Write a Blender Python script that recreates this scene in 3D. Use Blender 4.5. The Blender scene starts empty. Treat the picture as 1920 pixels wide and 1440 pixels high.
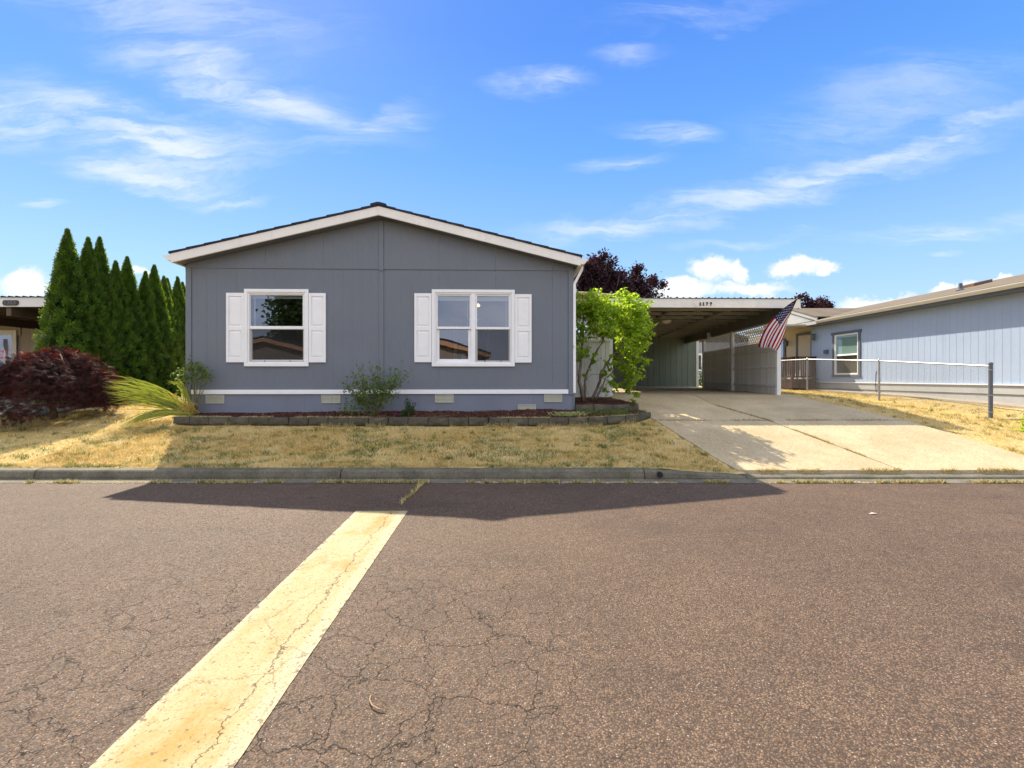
import bpy, math, random
import numpy as np
from mathutils import Vector, Matrix

random.seed(11)
rng = np.random.default_rng(11)
scene = bpy.context.scene
COL = scene.collection
R = math.radians

# ------------------------------------------------------------------ camera
F = 850.0                     # focal length in pixels of the 1920 px wide photograph
HOR = 708.0                   # row of the horizon
CAMZ = 1.5
cam_data = bpy.data.cameras.new('camera')
cam = bpy.data.objects.new('camera', cam_data)
COL.objects.link(cam)
cam.location = (0, 0, CAMZ)
cam.rotation_euler = (R(90), 0, 0)
cam_data.sensor_width = 36
cam_data.lens = 36 * F / 1920
cam_data.shift_y = (HOR - 720) / 1920
cam_data.clip_start = 0.05
cam_data.clip_end = 3000
scene.camera = cam

# ------------------------------------------------------------------ exposure
scene.view_settings.view_transform = 'Standard'
scene.view_settings.look = 'None'
scene.view_settings.gamma = 1
scene.view_settings.use_curve_mapping = False
scene.view_settings.exposure = 2.3
scene.cycles.max_bounces = 8
scene.cycles.transparent_max_bounces = 12
scene.cycles.caustics_reflective = False
scene.cycles.caustics_refractive = False

# ------------------------------------------------------------------ sun
TO_SUN = Vector((-0.488, 0.873, 0.97)).normalized()
sun_data = bpy.data.lights.new('sun', 'SUN')
sun_data.energy = 1.85
sun_data.angle = R(0.55)
sun_data.color = (1.0, 0.90, 0.73)
sun = bpy.data.objects.new('sun', sun_data)
COL.objects.link(sun)
sun.rotation_euler = (-TO_SUN).to_track_quat('-Z', 'Y').to_euler()
SUN_EL = math.asin(TO_SUN.z)
SUN_AZ = math.atan2(TO_SUN.x, TO_SUN.y)      # clockwise from +Y

# ------------------------------------------------------------------ sky
world = bpy.data.worlds.new('World')
scene.world = world
world.use_nodes = True


class NT:
    """small helper to write node trees"""

    def __init__(self, tree):
        self.t = tree
        tree.nodes.clear()

    def n(self, kind, **kw):
        nd = self.t.nodes.new(kind)
        for k, v in kw.items():
            setattr(nd, k, v)
        return nd

    def link(self, a, b):
        self.t.links.new(a, b)

    def val(self, sock, v):
        if hasattr(v, 'is_output'):
            self.t.links.new(v, sock)
        elif isinstance(v, (tuple, list)) and len(v) == 3 and getattr(sock, 'type', '') == 'RGBA':
            sock.default_value = (*v, 1)
        else:
            sock.default_value = v

    def math(self, op, a, b=0.0, c=None, clamp=False):
        nd = self.n('ShaderNodeMath', operation=op, use_clamp=clamp)
        self.val(nd.inputs[0], a)
        self.val(nd.inputs[1], b)
        if c is not None:
            self.val(nd.inputs[2], c)
        return nd.outputs[0]

    def vmath(self, op, a, b=(0, 0, 0)):
        nd = self.n('ShaderNodeVectorMath', operation=op)
        self.val(nd.inputs[0], a)
        if op == 'SCALE':
            self.val(nd.inputs['Scale'], b)
        else:
            self.val(nd.inputs[1], b)
        return nd.outputs['Value'] if op in ('LENGTH', 'DOT_PRODUCT', 'DISTANCE') else nd.outputs['Vector']

    def mix(self, f, a, b, blend='MIX'):
        nd = self.n('ShaderNodeMix', data_type='RGBA', blend_type=blend)
        self.val(nd.inputs['Factor'], f)
        self.val(nd.inputs[6], a)
        self.val(nd.inputs[7], b)
        return nd.outputs[2]

    def noise(self, vec, scale, detail=3.0, rough=0.55, distort=0.0, out='Fac'):
        nd = self.n('ShaderNodeTexNoise')
        if vec is not None:
            self.link(vec, nd.inputs['Vector'])
        nd.inputs['Scale'].default_value = scale
        nd.inputs['Detail'].default_value = detail
        nd.inputs['Roughness'].default_value = rough
        nd.inputs['Distortion'].default_value = distort
        return nd.outputs[out]

    def voronoi(self, vec, scale, feature='F1', out='Distance', rand=1.0):
        nd = self.n('ShaderNodeTexVoronoi', feature=feature)
        self.link(vec, nd.inputs['Vector'])
        nd.inputs['Scale'].default_value = scale
        if 'Randomness' in nd.inputs:
            nd.inputs['Randomness'].default_value = rand
        return nd.outputs[out]

    def ramp(self, f, a, b, lo=0.0, hi=1.0, smooth=True):
        nd = self.n('ShaderNodeMapRange')
        if smooth:
            nd.interpolation_type = 'SMOOTHSTEP'
        self.val(nd.inputs[0], f)
        nd.inputs[1].default_value = a
        nd.inputs[2].default_value = b
        nd.inputs[3].default_value = lo
        nd.inputs[4].default_value = hi
        return nd.outputs[0]

    def mapping(self, vec, loc=(0, 0, 0), rot=(0, 0, 0), scale=(1, 1, 1), kind='POINT'):
        nd = self.n('ShaderNodeMapping', vector_type=kind)
        self.link(vec, nd.inputs['Vector'])
        nd.inputs['Location'].default_value = loc
        nd.inputs['Rotation'].default_value = rot
        nd.inputs['Scale'].default_value = scale
        return nd.outputs[0]


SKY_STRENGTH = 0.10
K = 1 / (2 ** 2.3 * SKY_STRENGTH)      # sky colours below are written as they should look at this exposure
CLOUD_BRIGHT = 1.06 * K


def build_world():
    T = NT(world.node_tree)
    sky = T.n('ShaderNodeTexSky', sky_type='NISHITA')
    sky.sun_disc = False
    sky.sun_elevation = SUN_EL
    sky.sun_rotation = SUN_AZ
    sky.air_density = 1.0
    sky.dust_density = 0.3
    sky.ozone_density = 3.0
    sky.altitude = 100
    tc = T.n('ShaderNodeTexCoord')
    d = tc.outputs['Generated']
    sep = T.n('ShaderNodeSeparateXYZ')
    T.link(d, sep.inputs[0])
    x, y, z = sep.outputs
    # clear summer air: pale at the horizon, deep blue overhead, the same all the way round
    r = T.n('ShaderNodeValToRGB')
    els = r.color_ramp.elements
    els[0].position, els[0].color = 0.0, (.57, .76, .98, 1)
    els[1].position, els[1].color = 1.0, (.045, .18, .72, 1)
    for pos, col in ((.12, (.47, .70, .99, 1)), (.21, (.35, .62, .98, 1)), (.32, (.22, .48, .97, 1)), (.43, (.125, .385, .95, 1)), (.60, (.068, .265, .88, 1))):
        e = els.new(pos)
        e.color = col
    T.link(T.math('MAXIMUM', z, 0.0), r.inputs[0])
    base = T.vmath('SCALE', r.outputs[0], K)
    base = T.mix(.07, base, sky.outputs[0])
    yc = T.math('MAXIMUM', y, 0.08)
    tx = T.math('DIVIDE', x, yc)
    tz = T.math('DIVIDE', z, yc)
    front = T.ramp(y, 0.15, 0.4)
    comb = T.n('ShaderNodeCombineXYZ')
    T.link(tx, comb.inputs[0])
    T.link(tz, comb.inputs[1])
    p = comb.outputs[0]
    # wispy warp of the cloud coordinates
    nz = T.noise(T.mapping(p, rot=(0, 0, R(-8)), scale=(1.6, 5.0, 1)), 1.0, 6, .62, 0.4, out='Color')
    warp = T.vmath('SCALE', T.vmath('SUBTRACT', nz, (0.5, 0.5, 0.5)), 0.27)
    pw = T.vmath('ADD', p, warp)
    pw2 = T.vmath('ADD', p, T.vmath('SCALE', warp, .62))

    def blobs(src, lst):
        tot = None
        for cx, cy, rx, ry, rot, s in lst:
            m = T.mapping(src, loc=((cx - 960) / F, (HOR - cy) / F, 0), rot=(0, 0, R(rot)),
                          scale=(rx / F, ry / F, 1), kind='TEXTURE')
            r = T.vmath('LENGTH', m)
            v = T.ramp(r, 1.0, 0.0, 0.0, s)
            tot = v if tot is None else T.math('MAXIMUM', tot, v)
        return tot

    cirrus = blobs(pw, [
        (250, 235, 400, 105, -14, .95), (40, 215, 260, 90, -4, .75), (270, 312, 260, 48, -8, .85), (480, 165, 400, 75, -20, .75),
        (360, 110, 240, 60, -10, .65), (735, 222, 120, 44, 14, .75),
        (620, 290, 200, 40, 5, .35),
        (1450, 345, 640, 50, 14, .75), (1720, 262, 360, 36, 17, .85), (1180, 405, 400, 44, 12, .75), (1740, 440, 330, 30, 6, .8),
        (1690, 180, 420, 110, 12, .34), (1400, 450, 200, 18, 5, .4),
        (300, 10, 500, 90, -12, .5), (1300, 20, 300, 40, 8, .3)])
    cirrus = T.math('MAXIMUM', cirrus, blobs(pw2, [
        (80, 373, 60, 13, 0, .8), (430, 378, 110, 18, -4, .5), (1005, 153, 130, 26, 4, .85), (1240, 243, 150, 34, -8, .8), (1160, 300, 130, 26, 6, .75),
        (1185, 100, 110, 26, 6, .4), (1765, 483, 42, 8, 3, .9), (1010, 620, 10, 3, 0, .1)]))
    fa = T.noise(T.mapping(pw2, rot=(0, 0, R(-9)), scale=(2.2, 13.0, 1)), 1.0, 4, .6, 0.6)
    fb = T.noise(T.mapping(pw2, rot=(0, 0, R(-13)), scale=(7.0, 46.0, 1)), 1.0, 5, .65, 0.5)
    fib = T.math('ADD', T.math('MULTIPLY', fa, .62), T.math('MULTIPLY', fb, .38))
    fib = T.ramp(fib, 0.36, 0.66, 0.10, 1.0)
    cirrus = T.math('MULTIPLY', T.math('MULTIPLY', cirrus, fib), 0.95)
    # piled white cumulus low over the roofs
    nz2 = T.noise(T.mapping(p, scale=(1, 1.25, 1)), 14.0, 5, .6, 0.0, out='Color')
    pc = T.vmath('ADD', p, T.vmath('SCALE', T.vmath('SUBTRACT', nz2, (0.5, 0.5, 0.5)), 0.085))
    cum = blobs(pc, [
        (1338, 506, 72, 42, 0, 1), (1385, 512, 30, 40, 0, 1), (1488, 503, 80, 40, 6, 1), (1545, 500, 40, 26, 0, 1), (1275, 545, 100, 34, 4, 1),
        (1400, 545, 160, 22, 0, .7), (45, 535, 80, 42, 0, 1), (120, 560, 60, 30, 0, 1), (1640, 570, 115, 26, 6, 1), (1790, 548, 90, 24, 5, 1),
        (1882, 528, 52, 14, 6, 1), (-150, 540, 120, 40, 0, 1), (2050, 520, 90, 30, 0, 1), (255, 512, 60, 16, 0, .7)])
    cum = T.ramp(cum, 0.10, 0.62, 0, 1)
    # brighter cloud cover added out of view, as fill light for the shaded facade
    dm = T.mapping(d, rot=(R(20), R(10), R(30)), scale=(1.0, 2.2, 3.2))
    fill_veil = T.ramp(T.noise(dm, 1.7, 6, .6, 0.5), 0.32, 0.62, 0.15, 0.92)
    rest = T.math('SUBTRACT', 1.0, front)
    fill_veil = T.math('MULTIPLY', fill_veil, rest)
    cl = T.math('MAXIMUM', T.math('MULTIPLY', cirrus, front), T.math('MULTIPLY', cum, front))
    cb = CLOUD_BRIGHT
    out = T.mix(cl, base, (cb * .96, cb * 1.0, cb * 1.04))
    out = T.mix(fill_veil, out, (1.72 * K, 1.72 * K, 1.80 * K))
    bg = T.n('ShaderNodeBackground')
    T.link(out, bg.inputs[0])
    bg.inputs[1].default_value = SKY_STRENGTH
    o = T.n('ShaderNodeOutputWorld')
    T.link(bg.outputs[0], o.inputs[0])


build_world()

# ------------------------------------------------------------------ object helpers
def link(o, parent=None):
    COL.objects.link(o)
    if parent is not None:
        o.parent = parent
    return o


def tag(o, label=None, cat=None, group=None, kind=None):
    if label:
        o['label'] = label
    if cat:
        o['category'] = cat
    if group:
        o['group'] = group
    if kind:
        o['kind'] = kind
    return o


def empty(name, loc=(0, 0, 0), rz=0.0, parent=None):
    o = bpy.data.objects.new(name, None)
    o.location = loc
    o.rotation_euler = (0, 0, rz)
    o.empty_display_size = 0.2
    return link(o, parent)


def thing(name, label, cat, loc=(0, 0, 0), rz=0.0, group=None):
    return tag(empty(name, loc, rz), label, cat, group)


def copy_tree(o, parent=None):
    c = o.copy()
    COL.objects.link(c)
    c.parent = parent
    for ch in list(o.children):
        copy_tree(ch, c)
    return c


class MB:
    """collects polygons, then links them as one mesh object"""

    def __init__(self):
        self.v, self.f = [], []

    def add(self, vs, fs):
        o = len(self.v)
        self.v += [tuple(p) for p in vs]
        self.f += [tuple(o + i for i in f) for f in fs]
        return self

    def box(self, x0, x1, y0, y1, z0, z1):
        return self.add([(x0, y0, z0), (x1, y0, z0), (x1, y1, z0), (x0, y1, z0),
                         (x0, y0, z1), (x1, y0, z1), (x1, y1, z1), (x0, y1, z1)],
                        [(0, 3, 2, 1), (4, 5, 6, 7), (0, 1, 5, 4), (1, 2, 6, 5), (2, 3, 7, 6), (3, 0, 4, 7)])

    def prism(self, poly, axis, a, b):
        """poly of 2-D points extruded from a to b along axis ('x','y','z')"""
        def P(p, t):
            if axis == 'x':
                return (t, p[0], p[1])
            if axis == 'y':
                return (p[0], t, p[1])
            return (p[0], p[1], t)
        n = len(poly)
        vs = [P(p, a) for p in poly] + [P(p, b) for p in poly]
        fs = [tuple(range(n - 1, -1, -1)), tuple(range(n, 2 * n))]
        fs += [(i, (i + 1) % n, n + (i + 1) % n, n + i) for i in range(n)]
        return self.add(vs, fs)

    def ring(self, u0, u1, z0, z1, wl, wr, wb, wt, y0, y1):
        """rectangular frame in the x-z plane, members butted end to end"""
        self.box(u0, u0 + wl, y0, y1, z0, z1)
        self.box(u1 - wr, u1, y0, y1, z0, z1)
        self.box(u0 + wl, u1 - wr, y0, y1, z0, z0 + wb)
        self.box(u0 + wl, u1 - wr, y0, y1, z1 - wt, z1)
        return self

    def bar(self, p, q, w, h, up=(0, 0, 1)):
        p, q = Vector(p), Vector(q)
        d = (q - p).normalized()
        s = d.cross(Vector(up))
        if s.length < 1e-4:
            s = d.cross(Vector((1, 0, 0)))
        s.normalize()
        t = s.cross(d)
        s *= w / 2
        t *= h / 2
        vs = [p - s - t, p + s - t, p + s + t, p - s + t, q - s - t, q + s - t, q + s + t, q - s + t]
        return self.add(vs, [(0, 1, 2, 3), (7, 6, 5, 4), (0, 4, 5, 1), (1, 5, 6, 2), (2, 6, 7, 3), (3, 7, 4, 0)])

    def tube(self, pts, rad, n=6, cap=True):
        pts = [Vector(p) for p in pts]
        if not hasattr(rad, '__len__'):
            rad = [rad] * len(pts)
        o = len(self.v)
        ref = Vector((0.31, 0.2, 0.93))
        for i, p in enumerate(pts):
            d = (pts[min(i + 1, len(pts) - 1)] - pts[max(i - 1, 0)]).normalized()
            if abs(d.dot(ref)) > .95:
                s = d.cross(Vector((1, 0, 0))).normalized()
            else:
                s = d.cross(ref).normalized()
            t = d.cross(s)
            for k in range(n):
                a = 2 * math.pi * k / n
                self.v.append(tuple(p + (s * math.cos(a) + t * math.sin(a)) * rad[i]))
        for i in range(len(pts) - 1):
            for k in range(n):
                a = o + i * n + k
                b = o + i * n + (k + 1) % n
                self.f.append((a, b, b + n, a + n))
        if cap:
            self.f.append(tuple(o + k for k in range(n - 1, -1, -1)))
            e = o + (len(pts) - 1) * n
            self.f.append(tuple(e + k for k in range(n)))
        return self

    def lathe(self, prof, c=(0, 0, 0), n=16):
        o = len(self.v)
        for r, z in prof:
            for k in range(n):
                a = 2 * math.pi * k / n
                self.v.append((c[0] + r * math.cos(a), c[1] + r * math.sin(a), c[2] + z))
        for i in range(len(prof) - 1):
            for k in range(n):
                a = o + i * n + k
                b = o + i * n + (k + 1) % n
                self.f.append((a, b, b + n, a + n))
        return self

    def mesh(self, name):
        me = bpy.data.meshes.new(name)
        me.from_pydata(self.v, [], self.f)
        me.update()
        return me

    def build(self, name, mat, parent=None, bevel=0.0, smooth=False, fix=True):
        me = self.mesh(name)
        me.materials.append(mat)
        if fix:
            import bmesh
            bm = bmesh.new()
            bm.from_mesh(me)
            bmesh.ops.recalc_face_normals(bm, faces=bm.faces)
            bm.to_mesh(me)
            bm.free()
        if smooth:
            me.polygons.foreach_set('use_smooth', [True] * len(me.polygons))
        o = bpy.data.objects.new(name, me)
        link(o, parent)
        if bevel:
            b = o.modifiers.new('bevel', 'BEVEL')
            b.width = bevel
            b.segments = 1
            b.limit_method = 'ANGLE'
        return o


def np_mesh(name, V, Fc, mats, parent=None, attrs=None, smooth=False, mat_idx=None):
    """mesh from numpy arrays; Fc is (n, k) with the same k for all faces"""
    V = np.asarray(V, dtype=np.float32)
    Fc = np.asarray(Fc, dtype=np.int32)
    me = bpy.data.meshes.new(name)
    me.vertices.add(len(V))
    me.vertices.foreach_set('co', V.ravel())
    nf, k = Fc.shape
    me.loops.add(nf * k)
    me.loops.foreach_set('vertex_index', Fc.ravel())
    me.polygons.add(nf)
    me.polygons.foreach_set('loop_start', np.arange(0, nf * k, k, dtype=np.int32))
    try:
        me.polygons.foreach_set('loop_total', np.full(nf, k, dtype=np.int32))
    except Exception:
        pass
    if smooth:
        me.polygons.foreach_set('use_smooth', np.ones(nf, dtype=bool))
    for m in (mats if isinstance(mats, (list, tuple)) else [mats]):
        me.materials.append(m)
    if mat_idx is not None:
        me.polygons.foreach_set('material_index', np.asarray(mat_idx, dtype=np.int32))
    for an, arr in (attrs or {}).items():
        a = me.attributes.new(an, 'FLOAT', 'POINT')
        a.data.foreach_set('value', np.asarray(arr, dtype=np.float32))
    me.update(calc_edges=True)
    me.validate()
    o = bpy.data.objects.new(name, me)
    return link(o, parent)


def unit(a):
    return a / np.maximum(np.linalg.norm(a, axis=1, keepdims=True), 1e-9)


def leaf_geom(C, A, size, width=0.5, fold=0.18, N=None):
    """folded diamond leaves: C bases, A directions, size lengths -> V, F (tris)"""
    n = len(C)
    A = unit(A)
    if N is None:
        N = rng.normal(size=(n, 3))
    B = unit(np.cross(A, N))
    Nn = np.cross(B, A)
    s = np.asarray(size).reshape(-1, 1)
    V = np.empty((n, 4, 3))
    V[:, 0] = C
    V[:, 1] = C + A * s * .45 + B * s * width * .5 + Nn * s * fold
    V[:, 2] = C + A * s
    V[:, 3] = C + A * s * .45 - B * s * width * .5 + Nn * s * fold
    i = np.arange(n)[:, None] * 4
    Ft = np.concatenate([i + np.array([[0, 1, 2]]), i + np.array([[0, 2, 3]])])
    return V.reshape(-1, 3), Ft


# ------------------------------------------------------------------ materials
MATS = {}


def new_mat(name):
    m = bpy.data.materials.new(name)
    m.use_nodes = True
    return m, NT(m.node_tree)


def finish(T, shader):
    o = T.n('ShaderNodeOutputMaterial')
    T.link(shader, o.inputs['Surface'])


def principled(T, color, rough=.6, spec=.4, metal=0.0, normal=None):
    b = T.n('ShaderNodeBsdfPrincipled')
    T.val(b.inputs['Base Color'], color)
    T.val(b.inputs['Roughness'], rough)
    b.inputs['Specular IOR Level'].default_value = spec
    b.inputs['Metallic'].default_value = metal
    if normal is not None:
        T.link(normal, b.inputs['Normal'])
    return b


def bump(T, h, strength=.3, dist=.01):
    b = T.n('ShaderNodeBump')
    b.inputs['Strength'].default_value = strength
    b.inputs['Distance'].default_value = dist
    T.link(h, b.inputs['Height'])
    return b.outputs[0]


def surf(name, col, rough=.65, spec=.35, var=.10, vscale=1.5, dirt=None, dirt_amt=0.0, dirt_scale=.8,
         grain=None, gscale=60.0, gbump=.12, metal=0.0, per_obj=0.0, streak=0.0):
    """general painted / mineral surface with tone variation, blotchy dirt, fine relief"""
    if name in MATS:
        return MATS[name]
    m, T = new_mat(name)
    tc = T.n('ShaderNodeTexCoord')
    p = tc.outputs['Object']
    c = col
    n1 = T.noise(p, vscale, 4, .6)
    lo = tuple(x * (1 - var) for x in col)
    hi = tuple(min(1, x * (1 + var)) for x in col)
    c = T.mix(T.ramp(n1, .3, .7), lo, hi)
    if grain:
        g = T.noise(T.mapping(p, scale=grain), gscale, 3, .6)
        c = T.mix(T.ramp(g, .3, .75, 0, .22), c, tuple(x * .55 for x in col))
    else:
        g = T.noise(p, gscale, 3, .6)
    if streak:
        st = T.noise(T.mapping(p, scale=(14, 14, .6)), 1.0, 3, .6)
        c = T.mix(T.ramp(st, .5, .8, 0, streak), c, tuple(x * .45 for x in col))
    if dirt:
        d = T.noise(p, dirt_scale, 6, .65)
        c = T.mix(T.ramp(d, .48, .75, 0, dirt_amt), c, dirt)
    if per_obj:
        oi = T.n('ShaderNodeObjectInfo')
        k = T.ramp(oi.outputs['Random'], 0, 1, 1 - per_obj, 1 + per_obj, False)
        c = T.vmath('SCALE', c, k)
    nrm = bump(T, g, gbump, .004)
    rg = T.ramp(n1, .2, .8, max(.05, rough - .08), min(1, rough + .08))
    finish(T, principled(T, c, rg, spec, metal, nrm).outputs[0])
    MATS[name] = m
    return m


def leaf_mat(name, cols, trans, rough=.5, tfac=.45):
    """leaf: cols = (dark, light, odd) picked by the point attribute 'tint'"""
    if name in MATS:
        return MATS[name]
    m, T = new_mat(name)
    at = T.n('ShaderNodeAttribute', attribute_name='tint')
    f = at.outputs['Fac']
    c = T.mix(T.ramp(f, 0, .8), cols[0], cols[1])
    c = T.mix(T.ramp(f, .86, 1.0), c, cols[2])
    k = T.ramp(f, 0, .8, .8, 1.2)
    ct = T.vmath('SCALE', T.mix(T.ramp(f, .86, 1.0, 0, .7), trans, cols[2]), k)
    pb = principled(T, c, rough, .3)
    tr = T.n('ShaderNodeBsdfTranslucent')
    T.link(ct, tr.inputs['Color'])
    mx = T.n('ShaderNodeMixShader')
    mx.inputs[0].default_value = tfac
    T.link(pb.outputs[0], mx.inputs[1])
    T.link(tr.outputs[0], mx.inputs[2])
    finish(T, mx.outputs[0])
    MATS[name] = m
    return m


def glass_mat(name, tint=(.82, .86, .86), refl=1.0):
    if name in MATS:
        return MATS[name]
    m, T = new_mat(name)
    tr = T.n('ShaderNodeBsdfTransparent')
    tr.inputs[0].default_value = (*tint, 1)
    gl = T.n('ShaderNodeBsdfGlossy')
    gl.inputs['Roughness'].default_value = .008
    gl.inputs['Color'].default_value = (.80, .84, 1, 1)
    tc = T.n('ShaderNodeTexCoord')
    wob = T.noise(tc.outputs['Object'], 1.6, 1, .4)
    nb = bump(T, wob, .07, .02)
    T.link(nb, gl.inputs['Normal'])
    fr = T.n('ShaderNodeFresnel')
    fr.inputs[0].default_value = 1.62
    f = T.math('MULTIPLY', fr.outputs[0], 3.4 * refl, clamp=True)
    mx = T.n('ShaderNodeMixShader')
    T.link(f, mx.inputs[0])
    T.link(tr.outputs[0], mx.inputs[1])
    T.link(gl.outputs[0], mx.inputs[2])
    finish(T, mx.outputs[0])
    MATS[name] = m
    return m


def at(x, y, Y):
    """point of the place at depth Y that the photograph shows at pixel x, y"""
    return ((x - 960) / F * Y, Y, CAMZ - (y - HOR) / F * Y)

# ------------------------------------------------------------------ surface materials
def road_mat():
    m, T = new_mat('asphalt')
    g = T.n('ShaderNodeNewGeometry')
    p = g.outputs['Position']
    wide = T.noise(p, .35, 4, .6)
    mid = T.noise(p, 2.2, 5, .65)
    c = T.mix(T.ramp(wide, .3, .7), (.140, .089, .054), (.184, .118, .073))
    c = T.mix(T.ramp(mid, .35, .75, 0, .6), c, (.205, .132, .083))
    # darker lane of old oil and tyre wear
    blot = T.noise(T.mapping(p, scale=(.5, 1.4, 1)), .9, 5, .65)
    c = T.mix(T.ramp(blot, .48, .74, 0, .7), c, (.096, .064, .042))
    # aggregate: stones of mixed tone in a dark binder
    warp = T.noise(p, 40, 2, .5, out='Color')
    pw = T.vmath('ADD', p, T.vmath('SCALE', warp, .012))
    vd = T.voronoi(pw, 105)
    vcol = T.voronoi(pw, 105, out='Color')
    sp = T.n('ShaderNodeSeparateColor')
    T.link(vcol, sp.inputs[0])
    tone = T.ramp(sp.outputs[0], 0, 1, .55, 1.42, False)
    c = T.vmath('SCALE', c, tone)
    c = T.mix(T.ramp(vd, .34, .60, 0, .75), c, (.040, .029, .022))
    pale = T.math('MULTIPLY', T.ramp(sp.outputs[1], .93, .96), T.ramp(vd, .40, .22))
    c = T.mix(T.math('MULTIPLY', pale, .85), c, (.46, .38, .30))
    pit = T.noise(p, 26, 4, .7)
    c = T.mix(T.ramp(pit, .58, .72, 0, .45), c, (.042, .031, .025))
    v2 = T.voronoi(pw, 31, out='Color')
    sp2 = T.n('ShaderNodeSeparateColor')
    T.link(v2, sp2.inputs[0])
    c = T.vmath('SCALE', c, T.ramp(sp2.outputs[2], 0, 1, .90, 1.10, False))
    # map cracking
    cw = T.noise(p, 3.2, 4, .65, out='Color')
    cp = T.vmath('ADD', p, T.vmath('SCALE', T.vmath('SUBTRACT', cw, (.5, .5, .5)), .26))
    cr = T.voronoi(cp, 3.3, feature='DISTANCE_TO_EDGE')
    cr2 = T.voronoi(T.mapping(cp, loc=(3.1, 1.7, 0), scale=(1, .8, 1)), 1.05, feature='DISTANCE_TO_EDGE')
    region = T.noise(p, .55, 3, .6)
    sx = T.n('ShaderNodeSeparateXYZ')
    T.link(p, sx.inputs[0])
    nearline = T.math('MULTIPLY', T.ramp(sx.outputs[0], .9, -.1), T.ramp(sx.outputs[0], -3.6, -1.9))
    near = T.math('MULTIPLY', nearline, T.ramp(sx.outputs[1], 4.6, 2.7))
    amt = T.math('MULTIPLY', T.ramp(region, .50, .66, 0, 1), T.ramp(sx.outputs[1], 5.6, 3.2))
    amt = T.math('MAXIMUM', T.math('MULTIPLY', amt, .35), T.math('MULTIPLY', near, .9))
    fray = T.ramp(T.noise(p, 45, 3, .7), .3, .7, .5, 1.3)
    c1 = T.math('MULTIPLY', T.ramp(T.math('DIVIDE', cr, fray), .013, .002, 0, .95), amt)
    c2 = T.math('MULTIPLY', T.ramp(T.math('DIVIDE', cr2, fray), .006, .001, 0, .7), T.ramp(region, .46, .62, 0, .6))
    crack = T.math('MAXIMUM', c1, c2)
    c = T.mix(crack, c, (.010, .008, .004))
    h = T.math('SUBTRACT', T.math('MULTIPLY', T.ramp(vd, 0, .6, 1, 0), .8), T.math('MULTIPLY', crack, 2.0))
    h = T.math('SUBTRACT', h, T.ramp(pit, .56, .72, 0, 1.0))
    nb = bump(T, h, .55, .006)
    rg = T.ramp(sp.outputs[2], 0, 1, .62, .95, False)
    finish(T, principled(T, c, rg, .28, 0, nb).outputs[0])
    return m


def line_mat():
    m, T = new_mat('yellow_paint')
    g = T.n('ShaderNodeNewGeometry')
    p = g.outputs['Position']
    sx = T.n('ShaderNodeSeparateXYZ')
    T.link(p, sx.inputs[0])
    wob = T.ramp(T.noise(p, 2.0, 3, .6), 0, 1, -.035, .035, False)
    # the stripe runs two degrees off the street's normal
    along_ = T.math('MULTIPLY', T.math('SUBTRACT', sx.outputs[1], 5.1), .034)
    xs_ = T.math('ADD', sx.outputs[0], along_)
    xx = T.math('ADD', xs_, wob)
    inner = T.math('MULTIPLY', T.ramp(xx, -1.725, -1.675), T.ramp(xx, -1.245, -1.285))
    c = T.mix(inner, (.41, .345, .20), (.375, .30, .145))
    st = T.noise(T.mapping(p, scale=(1.3, .75, 1)), 2.4, 6, .68)
    c = T.mix(T.math('MULTIPLY', T.ramp(st, .46, .70, 0, .95), T.ramp(inner, 0, 1, .15, 1)), c, (.36, .195, .03))
    pl = T.noise(p, 1.5, 4, .6)
    c = T.mix(T.ramp(pl, .5, .75, 0, .35), c, (.44, .40, .30))
    fine = T.noise(p, 85, 4, .7)
    c = T.mix(T.ramp(fine, .52, .66, 0, .75), c, (.22, .13, .04))
    pits = T.noise(p, 33, 3, .75)
    c = T.mix(T.ramp(pits, .60, .67, 0, .85), c, (.09, .06, .03))
    # scuffed through to the asphalt, mostly along the two edges
    edge = T.ramp(T.math('ABSOLUTE', T.math('ADD', xs_, 1.458)), .20, .295)
    scuff = T.math('ADD', T.noise(p, 14, 6, .72), T.math('MULTIPLY', edge, .13))
    c = T.mix(T.ramp(scuff, .655, .70, 0, .9), c, (.115, .078, .05))
    cw = T.noise(p, 4.0, 6, .75, out='Color')
    cp = T.vmath('ADD', p, T.vmath('SCALE', T.vmath('SUBTRACT', cw, (.5, .5, .5)), .22))
    spc = T.n('ShaderNodeSeparateXYZ')
    T.link(cp, spc.inputs[0])
    long = T.ramp(T.math('ABSOLUTE', T.math('ADD', T.math('ADD', spc.outputs[0], along_), 1.345)), .0055, .001)
    cr = T.ramp(T.voronoi(cp, 1.55, feature='DISTANCE_TO_EDGE'), .006, .001, 0, .6)
    crack = T.math('MAXIMUM', long, T.math('MULTIPLY', cr, T.ramp(sx.outputs[1], 4.6, 3.0)))
    c = T.mix(T.math('MULTIPLY', crack, .95), c, (.07, .04, .012))
    h = T.math('SUBTRACT', T.math('MULTIPLY', fine, .5), crack)
    finish(T, principled(T, c, .7, .3, 0, bump(T, h, .45, .004)).outputs[0])
    return m


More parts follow.
